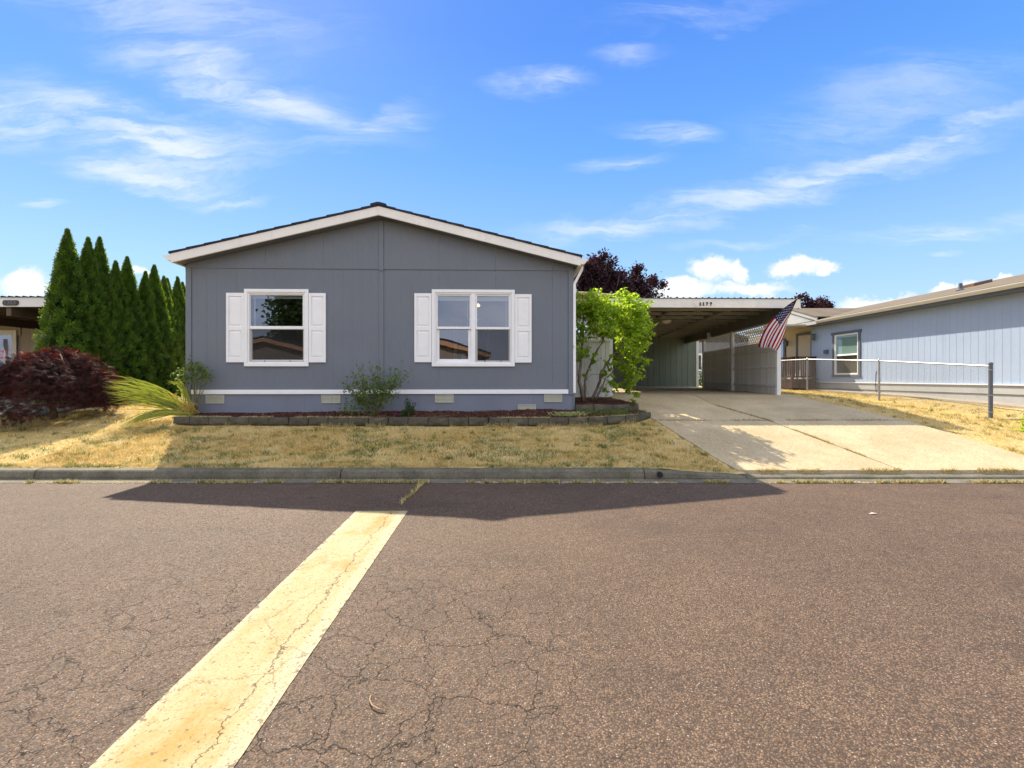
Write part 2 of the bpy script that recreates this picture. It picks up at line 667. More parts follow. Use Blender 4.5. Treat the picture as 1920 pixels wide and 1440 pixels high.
def concrete_mat(name, a, b, dark, scale=1.0, per_obj=0.06, moss=0.0):
    m, T = new_mat(name)
    g = T.n('ShaderNodeNewGeometry')
    p = g.outputs['Position']
    n1 = T.noise(p, 1.1 * scale, 6, .65)
    c = T.mix(T.ramp(n1, .3, .72), a, b)
    n2 = T.noise(T.mapping(p, scale=(1, .6, 1)), .55 * scale, 5, .65)
    c = T.mix(T.ramp(n2, .5, .74, 0, .55), c, dark)
    vc = T.voronoi(p, 95, out='Color')
    s = T.n('ShaderNodeSeparateColor')
    T.link(vc, s.inputs[0])
    c = T.vmath('SCALE', c, T.ramp(s.outputs[0], 0, 1, .70, 1.22, False))
    g2 = T.noise(p, 38, 4, .7)
    c = T.mix(T.ramp(g2, .58, .74, 0, .5), c, tuple(x * .4 for x in dark))
    if moss:
        mo = T.noise(p, 5, 5, .7)
        c = T.mix(T.ramp(mo, .50, .72, 0, moss), c, (.045, .055, .02))
    oi = T.n('ShaderNodeObjectInfo')
    c = T.vmath('SCALE', c, T.ramp(oi.outputs['Random'], 0, 1, 1 - per_obj, 1 + per_obj, False))
    finish(T, principled(T, c, .85, .25, 0, bump(T, g2, .4, .006)).outputs[0])
    return m


def lawn_mat():
    m, T = new_mat('dry_lawn')
    g = T.n('ShaderNodeNewGeometry')
    p = g.outputs['Position']
    n = T.noise(p, 1.3, 6, .7)
    c = T.mix(T.ramp(n, .3, .7), (.50, .36, .12), (.64, .49, .22))
    f = T.noise(p, 45, 4, .7)
    c = T.mix(T.ramp(f, .5, .7, 0, .7), c, (.26, .17, .06))
    gr = T.noise(p, 2.6, 5, .7)
    c = T.mix(T.ramp(gr, .60, .70, 0, .6), c, (.07, .085, .025))
    finish(T, principled(T, c, .95, .1, 0, bump(T, f, .8, .02)).outputs[0])
    return m


def blade_mat():
    m, T = new_mat('grass_blade')
    at_ = T.n('ShaderNodeAttribute', attribute_name='tint')
    f = at_.outputs['Fac']
    r = T.n('ShaderNodeValToRGB')
    els = r.color_ramp.elements
    els[0].position, els[0].color = 0.0, (.80, .69, .45, 1)
    els[1].position, els[1].color = 1.0, (.07, .125, .03, 1)
    for pos, col in ((.22, (.74, .585, .26, 1)), (.42, (.62, .46, .16, 1)), (.55, (.46, .30, .11, 1)), (.70, (.34, .33, .09, 1)), (.85, (.12, .17, .05, 1))):
        e = els.new(pos)
        e.color = col
    T.link(f, r.inputs[0])
    pb = principled(T, r.outputs[0], .8, .12)
    tr = T.n('ShaderNodeBsdfTranslucent')
    T.link(r.outputs[0], tr.inputs[0])
    mx = T.n('ShaderNodeMixShader')
    mx.inputs[0].default_value = .3
    T.link(pb.outputs[0], mx.inputs[1])
    T.link(tr.outputs[0], mx.inputs[2])
    finish(T, mx.outputs[0])
    return m


def mulch_mat():
    m, T = new_mat('bark_mulch')
    g = T.n('ShaderNodeNewGeometry')
    p = g.outputs['Position']
    n = T.noise(T.mapping(p, scale=(1, 1.8, 1)), 26, 4, .7)
    c = T.mix(T.ramp(n, .35, .65), (.035, .014, .010), (.125, .052, .036))
    d = T.noise(p, 1.6, 4, .65)
    c = T.mix(T.ramp(d, .54, .72, 0, .7), c, (.17, .12, .06))
    finish(T, principled(T, c, .95, .1, 0, bump(T, n, 1.0, .03)).outputs[0])
    return m


M_ROAD = road_mat()
M_LINE = line_mat()
M_DRIVE = concrete_mat('driveway_concrete', (.43, .335, .19), (.54, .43, .26), (.31, .23, .135))
M_CURB = concrete_mat('curb_concrete', (.125, .112, .078), (.205, .182, .128), (.065, .058, .04), 2.2, .10, .45)
M_LAWN = lawn_mat()
M_BLADE = blade_mat()
M_MULCH = mulch_mat()
M_BLOCK = concrete_mat('block_stone', (.075, .067, .046), (.125, .110, .075), (.042, .038, .026), 3.0, .12, .6)
M_PATH = concrete_mat('path_concrete', (.36, .31, .25), (.42, .36, .29), (.26, .22, .17), 1.4, .05)
M_WHITE = surf('white_paint', (.86, .86, .85), .5, .35, .02, 2.0, (.62, .58, .52), .18, 3.0, gbump=.04)
M_TRIM = surf('trim_paint', (.80, .77, .71), .55, .3, .03, 2.0, (.52, .47, .40), .25, 2.5, gbump=.05, streak=.12)
M_BLACK = surf('black_metal', (.012, .012, .013), .45, .4, .1)
M_GALV = surf('galvanized_steel', (.34, .34, .34), .42, .5, .15, 4, (.20, .18, .15), .4, 6, metal=.6)


# ------------------------------------------------------------------ the lie of the land
def lerp_tab(tab, y):
    xs, zs = zip(*tab)
    return np.interp(y, xs, zs)


LTAB = [(6.3, .10), (6.85, .135), (9.0, .545), (9.7, .70), (11.5, .80), (17, .82), (40, .9), (300, 1.0)]
DTAB = [(6.3, .02), (6.72, .045), (6.95, .10), (9.2, .615), (11.9, 1.03), (14, 1.05), (300, 1.06)]
RTAB = [(6.3, .06), (6.85, .10), (10.7, .53), (14.2, .78), (17.5, .97), (21, 1.0), (300, 1.0)]

STAB = [(6.3, .10), (7.0, .40), (9.0, .66), (10.9, .77), (13.9, .90), (18, .97), (300, 1.0)]


def zt(X, Y):
    X = np.asarray(X, dtype=float)
    Y = np.asarray(Y, dtype=float)
    l, d, r = lerp_tab(LTAB, Y), lerp_tab(DTAB, Y), lerp_tab(RTAB, Y)
    a = np.clip((X - 2.2) / .9, 0, 1)
    b = np.clip((X - 7.6) / 3.6, 0, 1)
    b = b * b * (3 - 2 * b)
    z = l * (1 - a) + d * a
    z = z * (1 - b) + r * b
    c = np.clip((X - 11.45) / .6, 0, 1)
    return z * (1 - c) + lerp_tab(STAB, Y) * c


def zf(x, y):
    return float(zt(x, y))


def drive_left(y):
    return np.interp(y, [6.3, 6.7, 7.2, 9.2, 10.5, 11.4, 12.5, 21], [3.62, 3.5, 3.32, 2.93, 2.72, 2.55, 2.5, 2.5])


def drive_right(y):
    return np.interp(y, [6.3, 7.3, 8.2, 9.65, 11.4, 12.2, 21], [8.55, 8.36, 8.24, 7.88, 7.42, 7.15, 8.0])


def grid(name, xs, ys, zfun, mat, keep=None, smooth=True):
    X, Y = np.meshgrid(xs, ys)
    Z = zfun(X, Y)
    V = np.stack([X, Y, Z], -1).reshape(-1, 3)
    nx, ny = len(xs), len(ys)
    i = (np.arange(ny - 1)[:, None] * nx + np.arange(nx - 1)[None, :]).ravel()
    Fq = np.stack([i, i + 1, i + nx + 1, i + nx], 1)
    if keep is not None:
        cx = V[Fq].mean(1)
        Fq = Fq[keep(cx[:, 0], cx[:, 1])]
    return np_mesh(name, V, Fq, mat, smooth=smooth)


# ground out to the horizon, lawn, road
gm = MB()
gm.add([(-700, -700, -.06), (700, -700, -.06), (700, 700, -.06), (-700, 700, -.06)], [(0, 1, 2, 3)])
tag(gm.build('ground', M_LAWN), kind='structure')
xs = np.concatenate([np.arange(-60, -14, 2.0), np.arange(-14, 14, .14), np.arange(14, 61, 2.0)])
ys = np.concatenate([np.arange(6.80, 13, .14), np.arange(13, 24, .5), np.arange(24, 120, 8.0)])
hum = rng.normal(size=(64, 64))


def lawn_z(X, Y):
    return zt(X, Y) + .008 * np.sin(X * 3.1 + Y) * np.sin(Y * 4.3 - X * .7) + .006 * np.sin(X * 9.1) * np.sin(Y * 11.3)


tag(grid('lawn', xs, ys, lawn_z, M_LAWN,
         keep=lambda X, Y: ~((X > drive_left(Y) + .02) & (X < drive_right(Y) - .02) & (Y < 21.2))), kind='structure')
rd = MB()
rd.add([(-60, -8, 0), (60, -8, 0), (60, 6.50, 0), (-60, 6.50, 0)], [(0, 1, 2, 3)])
tag(rd.build('road', M_ROAD), kind='structure')
# far side of the street behind the viewer
fs = MB()
fs.box(-60, 60, -8.35, -8.0, -.05, .13)
tag(fs.build('opposite_curb', M_CURB), kind='structure')
fl = MB()
fl.add([(-60, -60, .12), (60, -60, .12), (60, -8.35, .12), (-60, -8.35, .12)], [(0, 1, 2, 3)])
tag(fl.build('opposite_lawn', M_LAWN), kind='structure')

# broad worn yellow stripe
L1, L0 = (668 - 948) / (958 - 690.), 0
st = MB()
xl, xr = -1.746, -1.17
n = 40
vs, fs_ = [], []
for i in range(n + 1):
    yy = 1.25 + (5.09 - 1.25) * i / n
    xl, xr = -1.751 - .038 * (yy - 5.09), -1.169 - .030 * (yy - 5.09)
    vs += [(xl + .0015 * math.sin(i * 1.7), yy, .004), (xr + .0015 * math.sin(i * 2.3 + 1), yy, .004)]
for i in range(n):
    fs_.append((2 * i, 2 * i + 1, 2 * i + 3, 2 * i + 2))
st.add(vs, fs_)
tag(st.build('road_marking', M_LINE), kind='structure')

# gutter strip, curb segments, dropped curb at the driveway
gt = MB()
gt.add([(-60, 6.44, .004), (60, 6.44, .004), (60, 6.66, .012), (-60, 6.66, .012)], [(0, 1, 2, 3)])
tag(gt.build('gutter_pan', M_CURB), kind='structure')
curb = tag(empty('curb', (0, 6.65, 0)), kind='structure')


def curb_seg(x0, x1, h0, h1):
    def prof(h):
        return [(0, -.04), (0, h * .35), (.02, h * .82), (.045, h * .97), (.075, h), (.19, h + .004), (.19, -.04)]
    mb = MB()
    n = 7
    a = [(x0, p[0], p[1]) for p in prof(h0)]
    b = [(x1, p[0], p[1]) for p in prof(h1)]
    mb.add(a + b, [tuple(range(n - 1, -1, -1)), tuple(range(n, 2 * n))] + [(i, (i + 1) % n, n + (i + 1) % n, n + i) for i in range(n)])
    return mb.build('curb_segment', M_CURB, curb, bevel=.006)


joints = [-34, -29.4, -24.9, -20.3, -15.8, -11.6, -7.02, -2.52, 1.95]
for i in range(len(joints) - 1):
    curb_seg(joints[i] + .006, joints[i + 1] - .006, .14, .14)
curb_seg(1.955, 3.45, .14, .045)
for x0 in (3.46, 8.46):
    curb_seg(x0, x0 + (4.99 if x0 < 8 else .9), .045, .045 if x0 < 8 else .12)
for i in range(8):
    curb_seg(9.37 + i * 4.6, 9.37 + (i + 1) * 4.6 - .012, .13, .13)
# round drain outlet in the curb face
dp = MB()
cx, cy, cz = 2.17, 6.652, .075
dp.tube([(cx, -.012, cz), (cx, .05, cz)], [.043, .043], 14, cap=True)
tag(dp.build('drain_outlet', M_BLACK, curb))

# driveway slabs with weedy joints
drive = tag(empty('driveway', (5.2, 9, 0)), kind='structure')
drive.location = (0, 0, 0)


def center_x(y):
    return np.interp(y, [6.7, 10.6, 21], [5.95, 4.78, 4.7])


def slab(y0, y1, fl_, fr_):
    ny = max(2, int((y1 - y0) / .35))
    nx = 8
    yy = np.linspace(y0, y1, ny + 1)
    V, Fq = [], []
    for j, y in enumerate(yy):
        a, b = float(fl_(y)), float(fr_(y))
        for i in range(nx + 1):
            x = a + (b - a) * i / nx
            V.append((x, y, zf(min(max(x, 3.2), 7.5), y) + .018))
    for j in range(ny):
        for i in range(nx):
            k = j * (nx + 1) + i
            Fq.append((k, k + 1, k + nx + 2, k + nx + 1))
    # skirt
    rim = [i for i in range(nx + 1)] + [j * (nx + 1) + nx for j in range(1, ny + 1)] + \
          [ny * (nx + 1) + i for i in range(nx - 1, -1, -1)] + [j * (nx + 1) for j in range(ny - 1, 0, -1)]
    o = len(V)
    for r in rim:
        x, y, z = V[r]
        V.append((x, y, z - .12))
    for i in range(len(rim)):
        j = (i + 1) % len(rim)
        Fq.append((rim[j], rim[i], o + i, o + j))
    mb = MB()
    mb.add(V, Fq)
    return mb.build('concrete_slab', M_DRIVE, drive)


G = .012
for y0, y1 in ((6.87, 9.19), (9.22, 12.6), (12.62, 21.0)):
    slab(y0, y1, drive_left, lambda y: center_x(y) - G)
    slab(y0, y1, lambda y: center_x(y) + G, drive_right)


# ------------------------------------------------------------------ grass
def blades(name, P, tint, length, width, lean=.8, parent=None):
    n = len(P)
    P = np.asarray(P)
    ang = rng.uniform(0, 2 * np.pi, n)
    d = np.stack([np.cos(ang), np.sin(ang), np.zeros(n)], 1)
    l = length * rng.uniform(.5, 1.3, n)
    le = np.clip(rng.normal(lean, .25, n), 0, 1.4)
    tip = P + d * (np.sin(le) * l)[:, None]
    tip[:, 2] += np.cos(le) * l
    w = np.stack([-d[:, 1], d[:, 0], np.zeros(n)], 1) * (width * rng.uniform(.6, 1.3, n))[:, None] / 2
    rot = rng.uniform(0, np.pi, n)
    w = w * np.cos(rot)[:, None] + d * (np.sin(rot) * width / 2)[:, None]
    V = np.stack([P - w, P + w, tip], 1).reshape(-1, 3)
    Ft = np.arange(3 * n).reshape(-1, 3)
    t = np.repeat(tint, 3)
    return np_mesh(name, V, Ft, M_BLADE, parent, {'tint': t})


def vnoise(x, y, s, seed=0):
    """cheap smooth value noise 0..1"""
    r = np.random.default_rng(seed).random((97, 97))
    x = np.asarray(x) / s
    y = np.asarray(y) / s
    xi, yi = np.floor(x).astype(int), np.floor(y).astype(int)
    fx, fy = x - xi, y - yi
    fx, fy = fx * fx * (3 - 2 * fx), fy * fy * (3 - 2 * fy)
    g = lambda a, b: r[a % 97, b % 97]
    return (g(xi, yi) * (1 - fx) * (1 - fy) + g(xi + 1, yi) * fx * (1 - fy) + g(xi, yi + 1) * (1 - fx) * fy + g(xi + 1, yi + 1) * fx * fy)


def bed_front(x):
    return np.interp(x, [-7.0, -6.8, -3, 1.0, 1.7, 2.3, 2.75, 2.95, 3.0], [9.5, 8.96, 8.92, 8.92, 8.96, 9.09, 9.26, 9.5, 9.9])


def grass_field(n, x0, x1, y0, y1, keep, seed):
    X = rng.uniform(x0, x1, n)
    Y = rng.uniform(y0, y1, n)
    k = keep(X, Y)
    X, Y = X[k], Y[k]
    # thin, straw-matted, with tufts
    a = vnoise(X, Y * 1.5, .55, seed) * .6 + vnoise(X, Y * 1.5, .17, seed + 1) * .4
    g = vnoise(X, Y * 1.6, .9, seed + 2) * .45 + vnoise(X, Y * 1.8, .26, seed + 3) * .55
    edge = np.clip((7.15 - Y) / .3, 0, 1) * .16
    edge = edge + np.where((X > .4) & (X < 3.2) & (Y < 8.8), .10, 0) + .05 * np.exp(-((X + 2) / 3.0) ** 2)
    tint = np.clip(-.10 + .72 * vnoise(X, Y * 1.3, .8, seed + 7) * .5 + .5 * a + rng.normal(0, .12, len(X)), 0, .60)
    green = (g + edge + rng.normal(0, .04, len(X))) > .685
    tint = np.where(green, rng.uniform(.66, 1.0, len(X)), tint)
    return np.stack([X, Y, lawn_z(X, Y) - .004], 1), tint


def keep_left(X, Y):
    bed = (Y > bed_front(X) - .03) & (X > -6.95)
    drv = X > drive_left(Y) - .05
    nd = (X < -9.75) & (Y > 9.6)
    return ~bed & ~drv & ~nd


P1, t1 = grass_field(105000, -7.6, 3.6, 6.82, 9.3, keep_left, 3)
P2, t2 = grass_field(75000, -15, -6.3, 6.82, 14, keep_left, 13)
P3, t3 = grass_field(80000, 7.3, 13.2, 6.82, 20, lambda X, Y: (X > drive_right(Y) + .03) & (X < 12.05 + 0 * Y), 23)
GP = np.concatenate([P1, P2, P3])
GT_ = np.concatenate([t1, t2, t3])
tag(blades('dry_grass', GP, GT_, .060, .009, .98), kind='stuff')
# ragged tufts standing out of the mat
tp, tt_ = [], []
for (nt, x0, x1, y0, y1, kp) in ((900, -7.6, 3.4, 6.85, 9.2, keep_left), (600, -14, -6.4, 6.85, 12, keep_left), (700, 7.6, 12.0, 6.9, 18, lambda X, Y: (X > drive_right(Y) + .06) & (X < 11.9))):
    X = rng.uniform(x0, x1, nt)
    Y = rng.uniform(y0, y1, nt)
    k = kp(X, Y)
    for x, y in zip(X[k], Y[k]):
        q = int(rng.integers(10, 34))
        r_ = rng.uniform(.02, .07)
        px_ = x + rng.normal(0, r_, q)
        py_ = y + rng.normal(0, r_ * .7, q)
        tp.append(np.stack([px_, py_, zt(px_, py_)], 1))
        base_t = rng.choice([.05, .3, .5, .62, .8, .95], p=[.2, .2, .15, .15, .15, .15])
        tt_.append(np.clip(base_t + rng.normal(0, .06, q), 0, 1))
tag(blades('grass_tufts', np.concatenate(tp), np.concatenate(tt_), .075, .008, .6), kind='stuff')
# taller fringe where the lawn meets the curb
n = 9000
X = np.concatenate([rng.uniform(-14, 3.3, n), rng.uniform(8.6, 13, 1800)])
Y = rng.normal(6.9, .035, len(X))
cl = vnoise(X, Y, .35, 5)
k = cl > .40
tt = np.where(cl[k] > .62, rng.uniform(.62, 1, k.sum()), rng.uniform(.1, .5, k.sum()))
tag(blades('grass_fringe', np.stack([X[k], Y[k], zt(X[k], Y[k])], 1), tt, .06, .008, .75), kind='stuff')
# weeds in the gutter and in the slab joints
n = 22000
X = rng.uniform(-14, 13, n)
Y = 6.455 + rng.normal(0, .016, n)
cl = vnoise(X, 0 * X, .42, 8) * .6 + vnoise(X, 0 * X, .12, 9) * .4
k = cl > .50
tt = np.where(rng.random(k.sum()) < .5, rng.uniform(.6, 1, k.sum()), rng.uniform(0, .4, k.sum()))
W = [np.stack([X[k], Y[k], 0 * X[k] + .004], 1)]
WT = [tt]
y = rng.uniform(6.9, 10.7, 3300)
x = center_x(y) + rng.normal(0, .012, len(y))
k = vnoise(x, y, .25, 4) > .45
W.append(np.stack([x, y, zt(np.clip(x, 3.2, 7.5), y) + .0], 1)[k])
WT.append(rng.uniform(.35, .9, k.sum()))
x = np.concatenate([rng.uniform(3.0, 7.9, 2000)])
y = 9.205 + rng.normal(0, .012, len(x))
k = vnoise(x, y, .3, 6) > .5
W.append(np.stack([x, y, zt(np.clip(x, 3.2, 7.5), y)], 1)[k])
WT.append(rng.uniform(.35, .95, k.sum()))
x = np.concatenate([rng.uniform(3.3, 9.0, 3000)])
y = 6.86 + rng.normal(0, .012, len(x))
k = vnoise(x, y, .3, 7) > .55
W.append(np.stack([x, y, zt(np.clip(x, 3.2, 7.5), y) + .01], 1)[k])
WT.append(rng.uniform(.1, .9, k.sum()))
# weedy crack running from the gutter to the stripe
y = rng.uniform(5.35, 6.45, 700)
x = np.interp(y, [5.3, 5.7, 6.1, 6.45], [-1.33, -1.30, -1.27, -1.26]) + rng.normal(0, .012, len(y))
k = rng.random(len(y)) < np.interp(y, [5.3, 6.0, 6.45], [.12, .5, 1])
W.append(np.stack([x, y, 0 * x + .003], 1)[k])
WT.append(rng.uniform(0, .9, k.sum()))
tag(blades('gutter_weeds', np.concatenate(W), np.concatenate(WT), .058, .010, .75), kind='stuff')
# sandy grit along the gutter edge
n = 7000
X = rng.uniform(-14, 13, n)
Y = 6.47 + rng.normal(0, .022, n)
k = vnoise(X, 0 * X, .8, 31) > .3
C = np.stack([X[k], Y[k], np.full(k.sum(), .006)], 1)
V, Ft = leaf_geom(C, rng.normal(size=C.shape) * [1, 1, .12], rng.uniform(.012, .03, len(C)), .6, .1)
tag(np_mesh('gutter_litter', V, Ft, M_BLADE, None, {'tint': np.repeat(rng.uniform(0, .45, len(C)), 4)}), kind='stuff')

# ------------------------------------------------------------------ the grey manufactured house
HX, HY, HROT = -6.85, 9.56, math.atan2(.26, 8.167)
HC, HS = math.cos(HROT), math.sin(HROT)


def fu(x, y, v=0.0):
    """photo pixel on the facade (at local depth v) -> local u, z"""
    bx, by = HX - v * HS, HY + v * HC
    t = (x - 960) / F
    u = (t * by - bx) / (HC - t * HS)
    return u, CAMZ - (y - HOR) / F * (by + u * HS)


def fr(x0, y0, x1, y1, v=0.0):
    ym = (y0 + y1) / 2
    u0, u1 = fu(x0, ym, v)[0], fu(x1, ym, v)[0]
    xm = (x0 + x1) / 2
    return u0, u1, fu(xm, y1, v)[1], fu(xm, y0, v)[1]


M_GREY = surf('grey_siding_paint', (.166, .186, .216), .6, .3, .05, .9, (.19, .175, .175), .4, 1.2, (40, 40, 1.6), 3.0, .10, streak=.10)
M_SKIRT = surf('skirting_paint', (.185, .202, .252), .6, .3, .06, 1.2, (.17, .155, .145), .5, 1.6, gbump=.06)
M_SHING = surf('navy_shingle', (.030, .034, .045), .9, .2, .25, 6, gscale=90, gbump=.5, per_obj=.15)
M_VENT = surf('vent_plastic', (.44, .43, .33), .5, .35, .04)
M_GLASS = glass_mat('window_glass')
M_INT = surf('interior_paint', (.24, .21, .16), .8, .2, .04)
M_CARPET = surf('interior_carpet', (.16, .13, .10), .95, .1, .08)
M_BLIND = surf('blind_vinyl', (.80, .82, .84), .5, .3, .02)
M_MESH, T = new_mat('insect_mesh')
_a, _b, _c = T.n('ShaderNodeBsdfTransparent'), T.n('ShaderNodeBsdfDiffuse'), T.n('ShaderNodeMixShader')
_b.inputs[0].default_value = (.03, .03, .03, 1)
_c.inputs[0].default_value = .45
T.link(_a.outputs[0], _c.inputs[1])
T.link(_b.outputs[0], _c.inputs[2])
finish(T, _c.outputs[0])
M_SCREEN = surf('screen_frame', (.50, .48, .43), .5, .4, .04)

house = thing('manufactured_house', 'grey gabled manufactured house with white trim, white shutters and two front windows', 'house', (HX, HY, 0), HROT)
WU = 8.17
DEEP = 17.0
Z_SEAM = 3.825
EAVE_U0, EAVE_U1, APEX_U = -.13, WU + .115, 4.075
Z_EAVE, Z_APEX = 4.035, 5.055     # top edge of the rake boards


def roof_top(u):
    if u <= APEX_U:
        return Z_EAVE + (Z_APEX - Z_EAVE) * (u - EAVE_U0) / (APEX_U - EAVE_U0)
    return Z_EAVE + (Z_APEX - Z_EAVE) * (EAVE_U1 - u) / (EAVE_U1 - APEX_U)


# windows: casing, glass areas measured on the facade
WIN_L = dict(out=fr(459.2, 542.5, 579.3, 687), units=[dict(up=fr(469.5, 553.5, 567.5, 611.4), lo=fr(471.5, 617, 568, 674.5), screen=True)])
WIN_R = dict(out=fr(810, 543.5, 965, 687.2), units=[
    dict(up=fr(820.8, 554.5, 880.5, 612.5), lo=fr(823.5, 617, 877.7, 673.2), screen=False),
    dict(up=fr(894.5, 555, 953.8, 613.2), lo=fr(895, 617.5, 954, 676), screen=True)])
HOLES = []
for w in (WIN_L, WIN_R):
    u0, u1, z0, z1 = w['out']
    HOLES.append((u0 + .05, u1 - .05, z0 + .05, z1 - .05))

GROOVE = .2032


def grooved(mb, u0, u1, z0f, z1f, v, gw=.003, gd=.0016, align=0.0):
    """flat siding face with fine vertical grooves, z0f/z1f give the lower and upper edge"""
    cuts = []
    k = math.ceil((u0 - align) / GROOVE)
    while align + k * GROOVE < u1:
        c = align + k * GROOVE
        if c - gw > u0 and c + gw < u1:
            cuts.append(c)
        k += 1
    prof = [(u0, v)]
    for c in cuts:
        prof += [(c - gw / 2, v), (c - gw / 2, v + gd), (c + gw / 2, v + gd), (c + gw / 2, v)]
    prof.append((u1, v))
    o = len(mb.v)
    for u, vv in prof:
        mb.v.append((u, vv, z0f(u)))
        mb.v.append((u, vv, z1f(u)))
    for i in range(len(prof) - 1):
        a = o + 2 * i
        mb.f.append((a, a + 2, a + 3, a + 1))
    # closed back so that the sheet has a thickness
    mb.box(u0, u1, v + .008, v + .014, z0f((u0 + u1) / 2), min(z1f(u0), z1f(u1)))


def panel_rects(u0, u1, z0, z1):
    """rectangle minus the window openings"""
    rects = [(u0, u1, z0, z1)]
    for a, b, c, d in HOLES:
        nxt = []
        for r in rects:
            x0, x1, y0, y1 = r
            ix0, ix1 = max(x0, a), min(x1, b)
            iy0, iy1 = max(y0, c), min(y1, d)
            if ix0 >= ix1 or iy0 >= iy1:
                nxt.append(r)
                continue
            if ix0 > x0:
                nxt.append((x0, ix0, y0, y1))
            if ix1 < x1:
                nxt.append((ix1, x1, y0, y1))
            if iy0 > y0:
                nxt.append((ix0, ix1, y0, iy0))
            if iy1 < y1:
                nxt.append((ix0, ix1, iy1, y1))
        rects = nxt
    return rects


Z_BELT1 = fu(700, 730.6)[1]
Z_BELT0 = fu(700, 738.8)[1]
UC = fu(715.5, 620)[0]
edges = [.0] + [UC + k * 1.22 for k in (-3, -2, -1, 0, 1, 2, 3)] + [WU]
edges = [e for e in edges if 0 <= e <= WU]
for i in range(len(edges) - 1):
    a, b = edges[i] + .0016, edges[i + 1] - .0016
    for x0, x1, y0, y1 in panel_rects(a, b, Z_BELT0 - .02, Z_SEAM):
        mb = MB()
        grooved(mb, x0, x1, lambda u: y0, lambda u: y1, 0.0, align=UC)
        mb.build('siding_panel', M_GREY, house, fix=False)
    mb = MB()
    zt0 = lambda u: roof_top(u) - .17
    if a < APEX_U < b:
        grooved(mb, a, APEX_U, lambda u: Z_SEAM - .012, zt0, -.016, align=UC)
        grooved(mb, APEX_U, b, lambda u: Z_SEAM - .012, zt0, -.016, align=UC)
    else:
        grooved(mb, a, b, lambda u: Z_SEAM - .012, zt0, -.016, align=UC)
    mb.build('gable_panel', M_GREY, house, fix=False)
# battens and corner boards
bw = .046
MB().box(UC - bw, UC + bw, -.022, 0, Z_BELT1 + .002, Z_SEAM - .02).build('batten', M_GREY, house, bevel=.003)
MB().box(UC - bw, UC + bw, -.040, -.016, Z_SEAM - .05, roof_top(UC) - .2).build('batten', M_GREY, house, bevel=.003)
MB().box(-.02, .095, -.024, 0, Z_BELT0 - .02, Z_SEAM + .0).build('corner_board', M_GREY, house, bevel=.003)
MB().box(WU - .095, WU + .02, -.024, 0, Z_BELT0 - .02, Z_SEAM + .0).build('corner_board', M_GREY, house, bevel=.003)
MB().box(.1, WU - .1, -.034, -.002, Z_BELT0, Z_BELT1).build('belly_band', M_WHITE, house, bevel=.004)
# skirting
for i, (a, b) in enumerate(((.0, 2.44), (2.443, 4.88), (4.883, 7.32), (7.323, WU))):
    MB().box(a, b, .004, .02, .45, Z_BELT0 - .021).build('skirting_panel', M_SKIRT, house)
MB().box(WU - .005, WU + .045, -.01, .16, .45, Z_BELT0 + .01).build('skirting_corner', M_GREY, house, bevel=.003)
# body of the house behind the facade
mb = MB()
mb.box(.0, .05, .06, DEEP, .45, Z_EAVE - .17)
mb.build('side_wall', M_GREY, house)
MB().box(WU - .05, WU, .06, DEEP, .45, Z_EAVE - .17).build('side_wall', M_GREY, house)
MB().prism([(0, .45), (WU, .45), (WU, Z_EAVE - .17), (APEX_U, Z_APEX - .2), (0, Z_EAVE - .17)], 'y', DEEP, DEEP + .05).build('rear_wall', M_GREY, house)
# rake boards, two lengths on the left and one on the right
FH = .185
V0, V1 = -.30, -.262


def rake(a, b, mitre=0):
    return MB().prism([(a, roof_top(a) - FH), (b, roof_top(b) - FH), (b, roof_top(b)), (a, roof_top(a))], 'y', V0, V1)


UJ = fu(643, 420, -.3)[0]
rake(EAVE_U0, UJ - .001).build('rake_board', M_TRIM, house, bevel=.003)
rake(UJ + .001, APEX_U - .001).build('rake_board', M_TRIM, house, bevel=.003)
rake(APEX_U + .001, EAVE_U1).build('rake_board', M_TRIM, house, bevel=.003)
# soffit under the rake and deck of the roof
for a, b in ((EAVE_U0 + .002, APEX_U), (APEX_U, EAVE_U1 - .002)):
    mb = MB()
    mb.prism([(a, roof_top(a) - .165), (b, roof_top(b) - .165), (b, roof_top(b) - .148), (a, roof_top(a) - .148)], 'y', V1 + .001, .0)
    mb.build('soffit', M_GREY, house)
    mb = MB()
    mb.prism([(a, roof_top(a) - .03), (b, roof_top(b) - .03), (b, roof_top(b) + .004), (a, roof_top(a) + .004)], 'y', V1 + .001, DEEP + .3)
    mb.build('roof_deck', M_TRIM, house)
# eave boards along the sides
MB().box(EAVE_U0, EAVE_U0 + .03, V1 + .002, DEEP + .3, Z_EAVE - .18, Z_EAVE - .035).build('eave_board', M_TRIM, house)
MB().box(EAVE_U1 - .03, EAVE_U1, V1 + .002, DEEP + .3, Z_EAVE - .18, Z_EAVE - .035).build('eave_board', M_TRIM, house)
MB().box(EAVE_U0 + .03, 0, .0, DEEP + .3, Z_EAVE - .18, Z_EAVE - .165).build('eave_soffit', M_GREY, house)
MB().box(WU, EAVE_U1 - .03, .0, DEEP + .3, Z_EAVE - .18, Z_EAVE - .165).build('eave_soffit', M_GREY, house)
